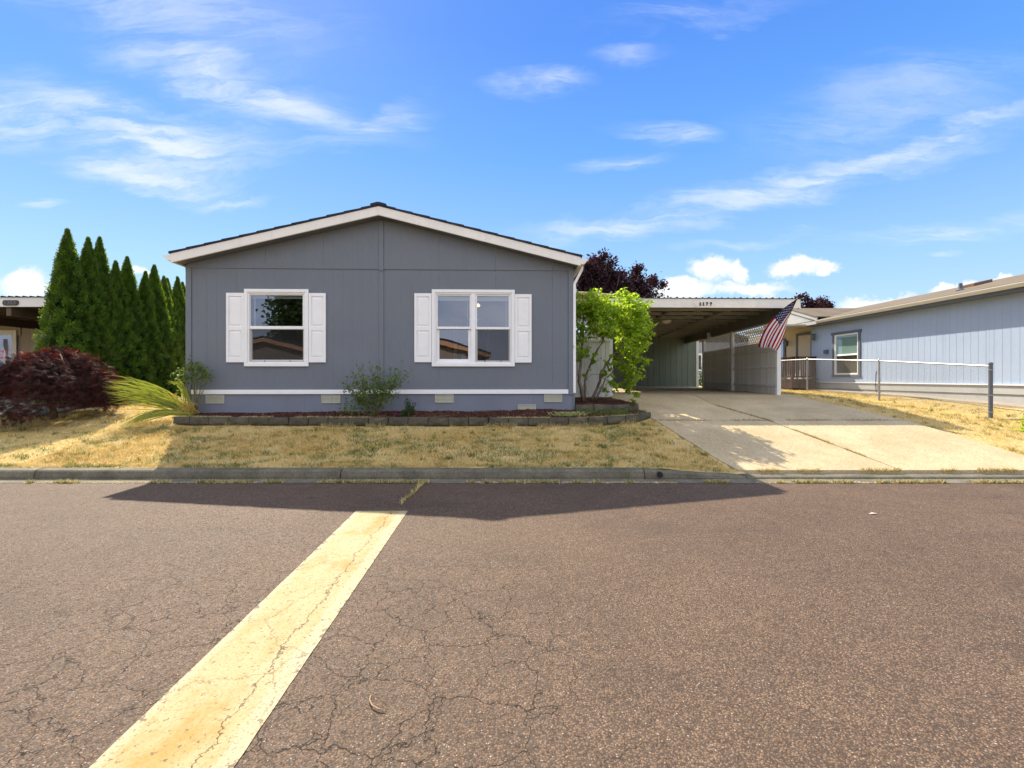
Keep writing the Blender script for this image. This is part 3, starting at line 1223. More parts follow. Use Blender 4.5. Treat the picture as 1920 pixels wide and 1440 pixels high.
# shingle courses
NC = 12
SL = (Z_APEX - Z_EAVE) / (APEX_U - EAVE_U0)
for side in (0, 1):
    for k in range(NC):
        f0, f1 = k / NC - .0, (k + 1.12) / NC
        f1 = min(f1, 1.0)
        if side == 0:
            a = EAVE_U0 - .035 + (APEX_U - EAVE_U0 + .035) * f0
            b = EAVE_U0 - .035 + (APEX_U - EAVE_U0 + .035) * f1
            za, zb = Z_EAVE + SL * (a - EAVE_U0), Z_EAVE + SL * (b - EAVE_U0)
        else:
            a = EAVE_U1 + .035 - (EAVE_U1 + .035 - APEX_U) * f0
            b = EAVE_U1 + .035 - (EAVE_U1 + .035 - APEX_U) * f1
            za, zb = Z_EAVE + SL * (EAVE_U1 - a), Z_EAVE + SL * (EAVE_U1 - b)
        lift = .028
        MB().prism([(a, za + .006), (b, zb + .006), (b, zb + .034), (a, za + .006 + lift + .016)], 'y', V0 - .018 - .004 * (k % 2), DEEP + .32).build('shingle_course', M_SHING, house)
mb = MB()
mb.prism([(APEX_U - .16, Z_APEX - .005), (APEX_U, Z_APEX + .03), (APEX_U + .16, Z_APEX - .005), (APEX_U + .16, Z_APEX + .04), (APEX_U + .03, Z_APEX + .076), (APEX_U - .03, Z_APEX + .076), (APEX_U - .16, Z_APEX + .04)], 'y', V0 - .03, DEEP + .33)
mb.build('ridge_cap', M_SHING, house)
# gutters with their end caps, and downspouts
for sgn, e in ((-1, EAVE_U0), (1, EAVE_U1)):
    pr = [(0.0, 0.0), (.165, 0.0), (.165, -.014), (.15, -.03), (.125, -.065), (.075, -.115), (0, -.12)]
    zt_ = fu(315 if sgn < 0 else 1090, 477.5 if sgn < 0 else 484.5, -.3)[1]
    g = MB().prism([(e + sgn * (p[0] + .002), zt_ + p[1]) for p in pr], 'y', V0 + .006, DEEP + .3).build('gutter', M_TRIM, house)
    mb = MB()
    ue = e + sgn * .08
    uw = (0 if sgn < 0 else WU) + sgn * .035
    zb = Z_BELT0 + .02
    path = [(ue, V0 + .25 if sgn > 0 else .3, zt_ - .11), (ue - sgn * .01, V0 + .25 if sgn > 0 else .3, zt_ - .18), (uw, -.005 if sgn > 0 else .35, zt_ - .48), (uw, -.005 if sgn > 0 else .35, zb)]
    for i in range(3):
        mb.bar(path[i], path[i + 1], .055, .045, up=(0, 1, 0))
    mb.build('downspout', M_WHITE, house)

# foundation vents under the belly band
for x0, y0, x1, y1 in ((386, 740.5, 421, 756.5), (603, 740, 638.5, 756), (815.5, 739.5, 850.5, 755), (1020, 738.7, 1054, 754), (971, 758.3, 1005, 774)):
    u0, u1, z0, z1 = fr(x0, y0, x1, y1)
    v = MB().ring(u0, u1, z0, z1, .022, .022, .018, .018, -.016, .004).box((u0 + u1) / 2 - .011, (u0 + u1) / 2 + .011, -.015, .004, z0 + .018, z1 - .018).build('foundation_vent', M_VENT, house, bevel=.002)
    for a, b in ((u0 + .022, (u0 + u1) / 2 - .011), ((u0 + u1) / 2 + .011, u1 - .022)):
        for k in range(5):
            zc = z0 + .018 + (z1 - z0 - .036) * (k + .5) / 5
            MB().add([(a, -.012, zc - .012), (b, -.012, zc - .012), (b, .001, zc + .010), (a, .001, zc + .010), (a, -.009, zc - .014), (b, -.009, zc - .014), (b, .003, zc + .008), (a, .003, zc + .008)],
                     [(0, 1, 2, 3), (7, 6, 5, 4), (0, 4, 5, 1), (2, 6, 7, 3), (1, 5, 6, 2), (3, 7, 4, 0)]).build('louver', M_VENT, v)

# shutters: two raised panels each
for x0, y0, x1, y1 in ((425.3, 549.5, 458.8, 679.5), (579.8, 550, 611.6, 679.7), (777.3, 550.3, 809.4, 679.4), (965.4, 552, 996.6, 680)):
    u0, u1, z0, z1 = fr(x0, y0, x1, y1)
    fw = .052
    zm = z0 + (z1 - z0) * .487
    s = MB()
    s.box(u0, u0 + fw, -.034, -.004, z0, z1)
    s.box(u1 - fw, u1, -.034, -.004, z0, z1)
    s.box(u0 + fw, u1 - fw, -.034, -.004, z0, z0 + .10)
    s.box(u0 + fw, u1 - fw, -.034, -.004, zm - .045, zm + .045)
    s.box(u0 + fw, u1 - fw, -.034, -.004, z1 - .075, z1)
    s.box(u0 + fw, u1 - fw, -.016, -.004, z0 + .10, z1 - .075)
    sh = s.build('shutter', M_WHITE, house, bevel=.004)
    for a, b in ((z0 + .10, zm - .045), (zm + .045, z1 - .075)):
        c, d = u0 + fw + .012, u1 - fw - .012
        p = MB()
        p.add([(c, -.0165, a + .012), (d, -.0165, a + .012), (d, -.0165, b - .012), (c, -.0165, b - .012),
               (c + .028, -.031, a + .045), (d - .028, -.031, a + .045), (d - .028, -.031, b - .045), (c + .028, -.031, b - .045)],
              [(4, 5, 6, 7), (0, 1, 5, 4), (1, 2, 6, 5), (2, 3, 7, 6), (3, 0, 4, 7)])
        p.build('raised_panel', M_WHITE, sh)

# windows
M_LATCH = M_BLACK
M_CORD = surf('blind_cord', (.75, .76, .76), .5)
for wi, w in enumerate((WIN_L, WIN_R)):
    u0, u1, z0, z1 = w['out']
    c = MB().ring(u0, u1, z0, z1, .066, .066, .066, .066, -.042, -.001)
    casing = c.build('window', M_WHITE, house, bevel=.004)
    f = MB()
    us = w['units']
    f.ring(u0 + .067, u1 - .067, z0 + .067, z1 - .067, .03, .03, .03, .03, -.024, .07)
    if len(us) == 2:
        m = (us[0]['up'][1] + us[1]['up'][0]) / 2
        f.box(m - .045, m + .045, -.026, .07, z0 + .098, z1 - .098)
    f.build('jamb', M_WHITE, casing, bevel=.003)
    for k, un in enumerate(us):
        a, b, c0, d = un['up']
        zm = un['lo'][3]
        if len(us) == 2:
            m = (us[0]['up'][1] + us[1]['up'][0]) / 2
            L_, R_ = (u0 + .098, m - .046) if k == 0 else (m + .046, u1 - .098)
        else:
            L_, R_ = u0 + .098, u1 - .098
        top = z1 - .098
        bot = z0 + .098
        up = MB()
        up.box(L_, a, .0, .03, c0, top).box(b, R_, .0, .03, c0, top) if a > L_ + .002 else None
        up.box(max(L_, min(a, L_ + .03)) if a > L_ + .002 else L_, b if a > L_ + .002 else R_, .001, .029, d, top) if top > d + .002 else None
        up.box(L_, R_, -.008, .034, zm, c0)
        up.build('sash', M_WHITE, casing, bevel=.003)
        MB().add([(L_, .015, c0), (R_, .015, c0), (R_, .015, top), (L_, .015, top)], [(0, 1, 2, 3)]).build('pane', M_GLASS, casing)
        lo = MB()
        e0, e1, g0, g1 = un['lo']
        e0, e1, g0 = max(e0, L_ + .012), min(e1, R_ - .012), max(g0, bot + .012)
        lo.box(L_, e0, .032, .060, bot, zm).box(e1, R_, .032, .060, bot, zm).box(e0, e1, .032, .060, bot, g0)
        lo.build('sash', M_WHITE, casing, bevel=.003)
        MB().add([(e0, .046, g0), (e1, .046, g0), (e1, .046, zm), (e0, .046, zm)], [(0, 1, 2, 3)]).build('pane', M_GLASS, casing)
        if un['screen']:
            MB().add([(e0, .020, g0), (e1, .020, g0), (e1, .020, zm), (e0, .020, zm)], [(0, 1, 2, 3)]).build('insect_screen', M_MESH, casing)
        if un['screen']:
            MB().ring(L_ + .004, R_ - .004, bot + .004, zm - .004, .026, .026, .024, .008, .012, .024).build('screen_frame', M_SCREEN, casing)
            for q in (.27, .74):
                MB().box(L_ + (R_ - L_) * q - .012, L_ + (R_ - L_) * q + .012, .004, .012, bot + .002, bot + .026).build('latch', M_LATCH, casing, bevel=.003)
        # raised blind behind the upper glass, with its cord
        hb = .125 if wi else .085
        bl = MB()
        bl.box(L_ + .004, R_ - .004, .075, .125, top - .035, top)
        for q in range(7):
            zz = top - .035 - (hb - .035) * (q + 1) / 7
            bl.box(L_ + .008, R_ - .008, .085, .118, zz, zz + (hb - .035) / 7 - .002)
        bl.build('blind', M_BLIND, casing)
        if wi:
            cx_ = R_ - .085
            MB().tube([(cx_, .09, top - hb), (cx_, .088, zm - .05)], .006, 5).build('blind_wand', M_CORD, casing)
        else:
            MB().box(L_ + .05, L_ + .075, .09, .1, zm - .02, top - hb).build('blind_wand', M_CORD, casing)

# rooms behind the glass
ra, rb, rc, rd_ = .08, WU - .08, .16, 4.2
rz0, rz1 = 1.35, 3.72
rm = MB()
rm.add([(ra, rd_, rz0), (rb, rd_, rz0), (rb, rd_, rz1), (ra, rd_, rz1)], [(0, 1, 2, 3)])
rm.add([(ra, rc, rz1), (rb, rc, rz1), (rb, rd_, rz1), (ra, rd_, rz1)], [(0, 1, 2, 3)])
rm.box(3.9, 4.0, rc, rd_, rz0, rz1)
rm.build('interior_wall', M_INT, house, fix=False)
MB().box(ra, rb, rc, rd_, rz0 - .05, rz0).build('interior_floor', M_CARPET, house)
dt = MB().ring(5.2, 6.3, rz0, 3.3, .11, .11, .01, .11, rd_ - .05, rd_ - .001)
dt.ring(7.0, 8.0, rz0 + .4, 3.1, .1, .1, .1, .1, rd_ - .05, rd_ - .001)
dt.build('interior_trim', surf('interior_white', (.7, .69, .64), .5), house)
# lit ceiling lamp seen through the right window
ml, T = new_mat('lamp_globe')
e = T.n('ShaderNodeEmission')
e.inputs[0].default_value = (1, .72, .42, 1)
e.inputs[1].default_value = .38
finish(T, e.outputs[0])
lu, lz = fu(896.5, 573, 1.6)
lp = MB().lathe([(.002, .06), (.03, .035), (.05, .012), (.052, 0), (.04, -.025), (.02, -.035), (.002, -.04)], (lu, 1.6, lz), 12)
lo_ = lp.build('ceiling_lamp', ml, house, smooth=True)
MB().tube([(lu, 1.6, lz + .06), (lu, 1.6, rz1)], .012, 6).build('lamp_rod', M_BLACK, lo_)
bu, bz = fu(869, 668, .6)
MB().box(bu - .05, bu + .05, .58, .66, rz0, bz + .06).build('interior_box', surf('blue_card', (.20, .42, .70), .6), house)

# ------------------------------------------------------------------ the open carport beside the house
M_FASCIA = surf('weathered_cream_paint', (.82, .79, .72), .65, .25, .04, 2.0, (.42, .28, .20), .35, 2.6, (1, 20, 20), 4.0, .10, streak=.15)
M_JOIST = surf('joist_paint', (.34, .33, .275), .75, .2, .10, 2.0, (.14, .11, .08), .4, 2.0, (1.5, 20, 20), 4.0, .1, per_obj=.12)
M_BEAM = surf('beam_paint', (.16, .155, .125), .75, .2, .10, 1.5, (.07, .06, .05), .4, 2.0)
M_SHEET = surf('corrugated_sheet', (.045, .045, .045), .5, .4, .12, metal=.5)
M_POST = surf('white_post_paint', (.74, .74, .72), .6, .3, .04, 3, (.40, .36, .30), .25, 5)
M_BOARD = surf('fence_board_paint', (.74, .725, .69), .75, .2, .07, 2.5, (.24, .22, .20), .3, 3.0, (25, 25, 1.2), 4.0, .15, per_obj=.09)
M_GATE = surf('pale_board_paint', (.66, .66, .65), .7, .2, .05, 2.5, (.42, .40, .36), .3, 3.0, (25, 25, 1.2), 4.0, .12, per_obj=.06)
M_SHED = surf('shed_paint', (.185, .225, .175), .7, .2, .06, 1.5, (.22, .22, .17), .3, 2.0, (25, 25, 1.2), 3.0, .12, per_obj=.05)
M_LATT = surf('lattice_paint', (.80, .80, .76), .7, .2, .05, 3)

carport = thing('carport', 'open carport with cream fascia numbered 1177 and exposed ceiling joists', 'carport', (2.5, 11.6, 0))


def cp(x, y, z):
    return (x - 2.5, y - 11.6, z)


def cbox(x0, x1, y0, y1, z0, z1, mb=None):
    mb = mb or MB()
    return mb.box(x0 - 2.5, x1 - 2.5, y0 - 11.6, y1 - 11.6, z0, z1)


ZF0, ZF1 = 3.295, 3.525
FX0, FX1 = 2.50, 7.385


def fz(x):       # the fascia falls slightly to the right
    return -.005 * (x - 4.0)


def shear(y):    # side beams run 5 degrees off the street's depth axis
    return .098 * (y - 12.0)


f = MB()
n0, n1 = FX0 - 2.5, FX1 - 2.5
f.prism([(n0, ZF0 + fz(FX0)), (n1, ZF0 + fz(FX1)), (n1, ZF1 + fz(FX1)), (n0, ZF1 + fz(FX0))], 'y', 0, .04)
f.build('fascia', M_FASCIA, carport, bevel=.004)
MB().box(n1 - .012, n1 + .03, .041, .10, ZF0 - .03, ZF1 - .02).build('fascia_end', M_POST, carport)
# corrugated roof sheet with narrow ribs
pr = []
pitch = .163
x = FX0 - .05
k = 0
while x < FX1 + .06:
    hgt = .030 if k % 5 == 0 else .021
    pr += [(x, 0), (x + pitch - .052, 0), (x + pitch - .040, hgt), (x + pitch - .014, hgt), (x + pitch - .002, 0)]
    x += pitch
    k += 1
zs = ZF1 + .004
vs, fs_ = [], []
for (px, pz) in pr:
    for (yy, dz) in ((11.57, 0), (20.6, .0)):
        for th in (0, .004):
            vs.append((px + (shear(yy) if yy > 12 else 0) - 2.5, yy - 11.6, zs + pz + fz(px) + th + .004))
for i in range(len(pr) - 1):
    a = 4 * i
    b = a + 4
    fs_ += [(a + 1, b + 1, b + 3, a + 3), (a, a + 2, b + 2, b), (a, b, b + 1, a + 1), (a + 2, a + 3, b + 3, b + 2)]
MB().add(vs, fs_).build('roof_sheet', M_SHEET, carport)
# joists across, beams along
ZJ0, ZJ1 = 3.33, 3.50
y = 12.22
while y < 20.4:
    o = shear(y)
    cbox(FX0 + .08 + o, FX1 - .22 + o, y, y + .045, 3.30, 3.385).build('joist', M_JOIST, carport)
    y += .80
# blocking and battens over the joists, running away from the street
for bx in (3.55, 4.45, 5.35, 6.25):
    MB().bar(cp(bx, 11.66, 3.477), cp(bx + shear(20.4), 20.4, 3.477), .09, .05).build('purlin', M_JOIST, carport)
for bx, w in ((7.06, .15), (2.62, .12)):
    MB().bar(cp(bx, 11.68, 3.255), cp(bx + shear(20.7), 20.7, 3.255), w, .44).build('side_beam', M_BEAM, carport, bevel=.004)
for bx in (4.30, 5.75):
    MB().bar(cp(bx, 12.30, 3.36), cp(bx + shear(20.4), 20.4, 3.36), .10, .12).build('ceiling_beam', M_BEAM, carport)
# posts
for (px_, py, zt_, w, m) in ((7.04, 12.0, 3.03, .105, M_POST), (7.36, 15.16, 3.03, .10, M_BOARD), (7.66, 18.1, 3.03, .10, M_BOARD), (2.50, 11.52, 3.03, .10, M_POST), (2.9, 16.2, 3.03, .10, M_POST)):
    MB().box(px_ - w / 2 - 2.5, px_ + w / 2 - 2.5, py - w / 2 - 11.6, py + w / 2 - 11.6, 1.02, zt_).build('post', m, carport, bevel=.005)
# plywood gusset and flag bracket side
# house number, cut in slab serif digits
D1 = [(-.017, 0), (.055, 0), (.055, .018), (.036, .022), (.036, .135), (.012, .135), (-.020, .112), (-.020, .100), (-.002, .106), (-.002, .022), (-.017, .018)]
D7 = [(.0, 0), (.030, 0), (.034, .045), (.062, .098), (.062, .135), (-.022, .135), (-.022, .090), (-.010, .090), (-.004, .110), (.036, .110), (.010, .060)]
for px_, dg, h in ((1312.6, D1, 1), (1318.6, D1, 1), (1325.0, D7, 1), (1332.3, D7, 1)):
    X = (px_ - 960) / F * 11.58
    z = ZF0 + fz(X) + .052
    s = .62
    MB().prism([(X - 2.5 + p[0] * s + p[1] * s * .02, z + p[1] * s) for p in dg], 'y', -.018, .0).build('house_number', M_BLACK, carport)
# ceiling light, small junction box
lx, ly, lz = at(1250, 604, 14.1)
fx = MB().lathe([(.002, .10), (.05, .10), (.06, .085), (.075, .075), (.145, .07), (.15, .04), (.12, .0), (.06, -.03), (.002, -.035)], cp(lx, ly, lz - .01), 16)
cl_ = fx.build('ceiling_light', surf('light_plastic', (.62, .58, .47), .4, .4, .04), carport, smooth=True)
bx_, by_, bz_ = at(1334.5, 630, 17.2)
cbox(bx_ - .14, bx_ - .02, by_ - .1, by_ + .1, 3.0, 3.20).build('junction_box', M_POST, carport, bevel=.005)

# ------------------------------------------------------------------ storage shed closing the back of the carport
shed = thing('storage_shed', 'green grey storage shed of vertical boards at the back of the carport', 'shed', (4.3, 20.55, 1.03))
SX0, SX1, SXN = 2.6, 8.40, 7.95
x = SX0
while x < SX1 - .02:
    x1 = min(x + .255, SX1 - .06)
    top = 3.52 if x1 < SXN + .05 else 3.12
    MB().box(x + .005 - 4.3, x1 - .005 - 4.3, 0, .02, .05, top - 1.03).build('board', M_SHED, shed, bevel=.003)
    x = x1 if x1 < SX1 - .06 - 1e-6 else SX1
MB().box(SX0 - 4.3, SX1 - .02 - 4.3, .022, 3.0, .0, 2.48).build('shed_wall', M_SHED, shed)
tr = MB()
tr.box(SX1 - .06 - 4.3, SX1 + .05 - 4.3, -.03, .06, .0, 2.10)
tr.build('corner_trim', M_FASCIA, shed, bevel=.003)
MB().box(SXN - 4.3, SX1 + .05 - 4.3, -.032, .02, 2.10, 2.17).build('top_trim', M_FASCIA, shed)
MB().box(SX0 - 4.3, SXN - 4.3, -.03, .02, 2.375, 2.42).build('top_trim', M_FASCIA, shed)
MB().box(SXN - .05 - 4.3, SXN - .002 - 4.3, -.031, .02, 2.17, 2.374).build('top_trim', M_FASCIA, shed)
MB().box(SX0 - 4.3, SX1 - .07 - 4.3, -.02, -.001, .0, .05).build('base_board', M_FASCIA, shed)
MB().box(SX0 - .2 - 4.3, SX1 + .15 - 4.3, .03, 3.2, 2.482, 2.53).build('roof', M_SHEET, shed)

# ------------------------------------------------------------------ board and lattice fence along the carport
side = thing('privacy_fence', 'grey board fence with lattice top along the right side of the carport', 'fence', (7.09, 12.0, 0), -math.atan(.098))
bm_ = MB().box(.0, .02, 0, .125, 1.06, 2.47).mesh('board')
bm_.materials.append(M_BOARD)
FL = 6.13
k = 0
y = .07
while y < FL - .13:
    if True:
        o = link(bpy.data.objects.new('board', bm_), side)
        o.location = (.055 if 3.0 < y + .06 < 3.24 else .012, y, rng.uniform(-.006, .006))
    y += .1345
for (a, b) in ((.06, 3.11), (3.23, 6.08)):
    for z in (1.29, 1.80, 2.245):
        MB().box(-.028, .010, a, b, z - .032, z + .032).build('rail', M_BOARD, side, bevel=.004)
    MB().box(-.02, .045, a, b, 2.472, 2.51).build('rail', M_BOARD, side, bevel=.004)
    MB().box(-.01, .035, a, b, 2.985, 3.02).build('rail', M_BOARD, side)


def lattice(a, b, z0, z1, axis='y', step=.105, w=.036):
    mb = MB()
    H = z1 - z0
    for dirn, off in ((1, .0), (-1, .009)):
        c = a - H
        while c < b + H:
            t0, t1 = c, c + H
            za, zb = (z0, z1) if dirn > 0 else (z1, z0)
            # clip to a..b
            s0, s1 = max(t0, a), min(t1, b)
            if s1 - s0 > .02:
                q0 = za + (zb - za) * (s0 - t0) / H
                q1 = za + (zb - za) * (s1 - t0) / H
                if axis == 'y':
                    mb.bar((off, s0, q0), (off, s1, q1), .008, w, up=(1, 0, 0)) if False else mb.add(
                        *_slat((off, s0, q0), (off, s1, q1), w, 'x'))
                else:
                    mb.add(*_slat((s0, off, q0), (s1, off, q1), w, 'y'))
            c += step * 1.414
    return mb


def _slat(p, q, w, nax):
    p, q = Vector(p), Vector(q)
    d = (q - p).normalized()
    nrm = Vector((1, 0, 0)) if nax == 'x' else Vector((0, 1, 0))
    s = d.cross(nrm) * w / 2
    t = nrm * .004
    vs = [p - s - t, p + s - t, p + s + t, p - s + t, q - s - t, q + s - t, q + s + t, q - s + t]
    return [tuple(v) for v in vs], [(0, 1, 2, 3), (7, 6, 5, 4), (0, 4, 5, 1), (1, 5, 6, 2), (2, 6, 7, 3), (3, 7, 4, 0)]


for (a, b) in ((.07, 3.10), (3.24, 6.07)):
    tag(lattice(a, b, 2.515, 2.98).build('lattice', M_LATT, side), kind='stuff')

# pale board panel with lattice between house and carport
gate = thing('board_panel', 'pale vertical board panel with lattice top between house and carport', 'fence', (1.38, 11.42, 0))
gw = .108
n = 10
for k in range(n):
    MB().box(k * gw + .003, (k + 1) * gw - .003, 0, .018, 1.01, 2.40).build('board', M_GATE, gate, bevel=.003)
MB().box(-.02, n * gw + .03, -.02, .03, 2.402, 2.45).build('rail', M_GATE, gate, bevel=.003)
MB().box(-.02, n * gw + .03, -.02, .03, 3.0, 3.06).build('rail', M_GATE, gate, bevel=.003)
MB().box(-.02, n * gw, .019, .05, 1.3, 1.38).build('rail', M_GATE, gate)
tag(lattice(0, n * gw, 2.455, 2.995, 'x').build('lattice', M_LATT, gate), kind='stuff')
for xx in (-.06, n * gw + .018):
    pass

# ------------------------------------------------------------------ porch roof showing over the bright shrub
M_TAN = surf('tan_paint', (.74, .58, .31), .6, .3, .04, 2)
porch = thing('porch_roof', 'tan edged porch roof rising behind the bright green shrub', 'porch', (1.36, 12.6, 0))
x1 = (1149 - 960) / F * 12.6 - 1.36
MB().prism([(0, 3.90), (x1, 3.79), (x1, 3.83), (0, 3.94)], 'y', 0, 3.5).build('roof_board', M_TAN, porch)
MB().prism([(0, 3.86), (x1 - .02, 3.75), (x1 - .02, 3.789), (0, 3.899)], 'y', .015, .05).build('fascia', M_TAN, porch)
MB().prism([(0, 3.62), (x1 - .25, 3.56), (x1 - .25, 3.71), (0, 3.77)], 'y', .25, .29).build('fascia', M_TAN, porch)
MB().box(0, x1 - .1, .6, .64, 3.05, 3.60).build('gable_board', M_BEAM, porch)
MB().box(x1 - .3, x1 - .2, .7, .8, 1.0, 3.55).build('post', M_TAN, porch)
MB().box(.05, .15, .7, .8, 1.0, 3.55).build('post', M_TAN, porch)

# ------------------------------------------------------------------ flag on an angled pole
M_FRED = surf('flag_red', (.26, .004, .012), .8, .15, .06, 12)
M_FWHT = surf('flag_white', (.60, .585, .59), .8, .15, .04, 12)
M_FBLU = surf('flag_blue', (.014, .016, .085), .8, .15, .08, 12)
M_POLE = surf('brown_pole', (.05, .035, .025), .5, .4, .1)
fb = Vector(at(1460, 634, 11.93))
ft = Vector(at(1494, 561, 11.15))
flag = thing('flag', 'red white and blue striped flag hanging from an angled pole on the carport post', 'flag', fb)
MB().tube([Vector((0, 0, 0)), ft - fb], .011, 8).build('flagpole', M_POLE, flag)
MB().lathe([(.002, .02), (.016, .012), (.018, 0), (.012, -.012), (.002, -.016)], ft - fb, 10).build('finial', M_POLE, flag, smooth=True)
br = MB()
br.tube([(0, 0, -.03), Vector((0, 0, -.03)) + (ft - fb) * .10], .02, 8).box(-.03, .03, .0, .03, -.09, .05)
br.build('bracket', M_GALV, flag)
T0 = ft - fb
H1 = (ft - fb) * .47
A1 = Vector(at(1423, 650, 11.50)) - fb
B1 = Vector(at(1459, 655, 11.30)) - fb
NS, NTT = 26, 30


def fpt(s, t):
    h = T0.lerp(H1, s)
    e = A1.lerp(B1, s)
    p = h.lerp(e, t)
    bow = math.sin(math.pi * t)
    p = p + Vector((-.17 * (1 - s) + .04 * s, 0, .05 * (1 - s) - .06 * s)) * bow ** .8
    w = .06 * (.25 + t) * math.sin(s * 13 + t * 2.2) + .03 * t * math.sin(s * 6 - 1 + 4 * t)
    return p + Vector((w * .35, w, -.02 * t * math.sin(s * 9)))


V, Fq, mi = [], [], []
for i in range(NS + 1):
    for j in range(NTT + 1):
        V.append(tuple(fpt(i / NS, j / NTT)))
for i in range(NS):
    for j in range(NTT):
        a = i * (NTT + 1) + j
        Fq.append((a, a + 1, a + NTT + 2, a + NTT + 1))
        if i < 14 and j < 12:
            mi.append(2)
        else:
            mi.append((i // 2) % 2)
np_mesh('cloth', V, Fq, [M_FRED, M_FWHT, M_FBLU], flag, smooth=True, mat_idx=mi)
sv = MB()
for r in range(9):
    for c in range(6 if r % 2 == 0 else 5):
        s = (r + .6) / 9.4 * 14 / 26
        t = ((c + .5) / 6 if r % 2 == 0 else (c + 1.0) / 6) * .4
        p, q = fpt(s, t), fpt(s + .01, t)
        dn = Vector((0, -.006, .001))
        ax = (fpt(s, t + .01) - p).normalized() * .016
        ay = (q - p).normalized() * .012
        sv.add([tuple(p + dn - ax), tuple(p + dn + ay), tuple(p + dn + ax), tuple(p + dn - ay)], [(0, 1, 2, 3)])
tag(sv.build('stars', M_FWHT, flag, fix=False), kind='stuff')

# ------------------------------------------------------------------ pale blue neighbour on the right
M_GLASS2 = glass_mat('side_glass', refl=.04)
M_BLUE = surf('pale_blue_paint', (.355, .435, .565), .65, .25, .03, 1.0, (.40, .41, .44), .2, 1.5, (40, 40, 1.5), 3.0, .08)
M_BTRIM = surf('slate_trim_paint', (.105, .12, .145), .6, .3, .05)
M_BROOF = surf('brown_shingle', (.175, .140, .100), .95, .15, .12, 1.2, (.10, .08, .055), .5, 1.3, gscale=26, gbump=.5)
M_BSKIRT = surf('pale_skirt', (.42, .42, .40), .7, .25, .05, 1.5, (.28, .26, .22), .4, 2.0)
M_DECK = surf('deck_stain', (.050, .020, .013), .7, .25, .12, 3, (.05, .025, .018), .4, 3, per_obj=.12)
M_CREAM = surf('cream_paint', (.52, .46, .36), .6, .3, .03)
nb = thing('blue_house', 'pale blue manufactured house with brown shingle roof and slate trimmed window', 'house', (12.75, 14.0, 0))
NX, NY = 12.75, 14.0


def nbx(x0, x1, y0, y1, z0, z1, mb=None):
    return (mb or MB()).box(x0 - NX, x1 - NX, y0 - NY, y1 - NY, z0, z1)


WY0, WY1 = 6.0, 19.25
ZB, ZE = 1.33, 3.70
# window at the photo's 1557..1615
def ny(px, X=12.72):
    return X * F / (px - 960)


wy0, wy1 = ny(1612.5), ny(1560.5)
wz1, wz0 = 3.17, 1.61
# siding sheets with real grooves, seen obliquely
y = WY0
while y < WY1 - .01:
    y1 = min(y + 1.2192, WY1)
    spans = [(y, y1, ZB, ZE)]
    if y < wy1 - .05 and y1 > wy0 + .05:
        a, b = max(y, wy0 + .05), min(y1, wy1 - .05)
        spans = []
        if a > y:
            spans.append((y, a, ZB, ZE))
        if b < y1:
            spans.append((b, y1, ZB, ZE))
        spans += [(a, b, ZB, wz0 + .05), (a, b, wz1 - .05, ZE)]
    mb = MB()
    for (a, b, z0, z1) in spans:
        cuts = [c for c in np.arange(math.ceil(a / .2032) * .2032, b, .2032) if a + .012 < c < b - .012]
        pr = [(0.0, a)]
        for c in cuts:
            pr += [(0, c - .005), (.0035, c - .003), (.0035, c + .003), (0, c + .005)]
        pr.append((0, b))
        pr = [(p[0], p[1] - NY) for p in pr]
        poly = pr + [(.02, b - NY), (.02, a - NY)]
        mb.prism(poly, 'z', z0, z1)
    mb.build('siding_panel', M_BLUE, nb)
    y = y1 + .003
nbx(12.76, 12.80, WY0, WY1, ZB - .05, 1.60).build('wall', M_BLUE, nb)
nbx(12.69, 12.745, WY0, WY1, ZB - .03, ZB + .0).build('drip_trim', M_WHITE, nb)
nbx(12.73, 12.79, WY0, WY1, ZB - .26, ZB - .031).build('skirting', M_BSKIRT, nb)
nbx(12.76, 12.83, WY0, WY1, .55, ZB - .27).build('skirting', M_BSKIRT, nb)
nbx(12.80, 20.5, WY0 + .05, WY1 - .02, .6, ZE).build('core_wall', M_BLUE, nb)
# window
mb = MB()
mb.box(-.035, 0, wy0 - NY, wy0 + .10 - NY, wz0, wz1).box(-.035, 0, wy1 - .10 - NY, wy1 - NY, wz0, wz1)
mb.box(-.05, 0, wy0 - .05 - NY, wy1 + .05 - NY, wz1, wz1 + .10).box(-.045, 0, wy0 - .02 - NY, wy1 + .02 - NY, wz0 - .09, wz0)
wn = mb.build('window', M_BTRIM, nb, bevel=.003)
mb = MB()
a, b = wy0 + .101 - NY, wy1 - .101 - NY
zm = (wz0 + wz1) / 2 - .02
for (p, q, r, s) in ((a, a + .05, wz0, wz1), (b - .05, b, wz0, wz1), (a + .05, b - .05, wz0, wz0 + .06), (a + .05, b - .05, wz1 - .05, wz1), (a + .05, b - .05, zm - .03, zm + .03)):
    mb.box(-.02, .05, p, q, r, s)
mb.build('sash', M_WHITE, wn, bevel=.003)
for r, s in ((wz0 + .06, zm - .03), (zm + .03, wz1 - .05)):
    MB().add([(.02, a + .05, r), (.02, b - .05, r), (.02, b - .05, s), (.02, a + .05, s)], [(0, 1, 2, 3)]).build('pane', M_GLASS2, wn)
M_SHADE = surf('window_shade', (.22, .32, .28), .8, .15, .03)
MB().add([(.035, a, zm), (.035, b, zm), (.035, b, wz1), (.035, a, wz1)], [(0, 1, 2, 3)]).build('shade', M_SHADE, wn)
MB().add([(.045, a, wz0), (.045, b, wz0), (.045, b, zm), (.045, a, zm)], [(0, 1, 2, 3)]).build('curtain', surf('brown_curtain', (.12, .095, .06), .8, .2, .1), wn)
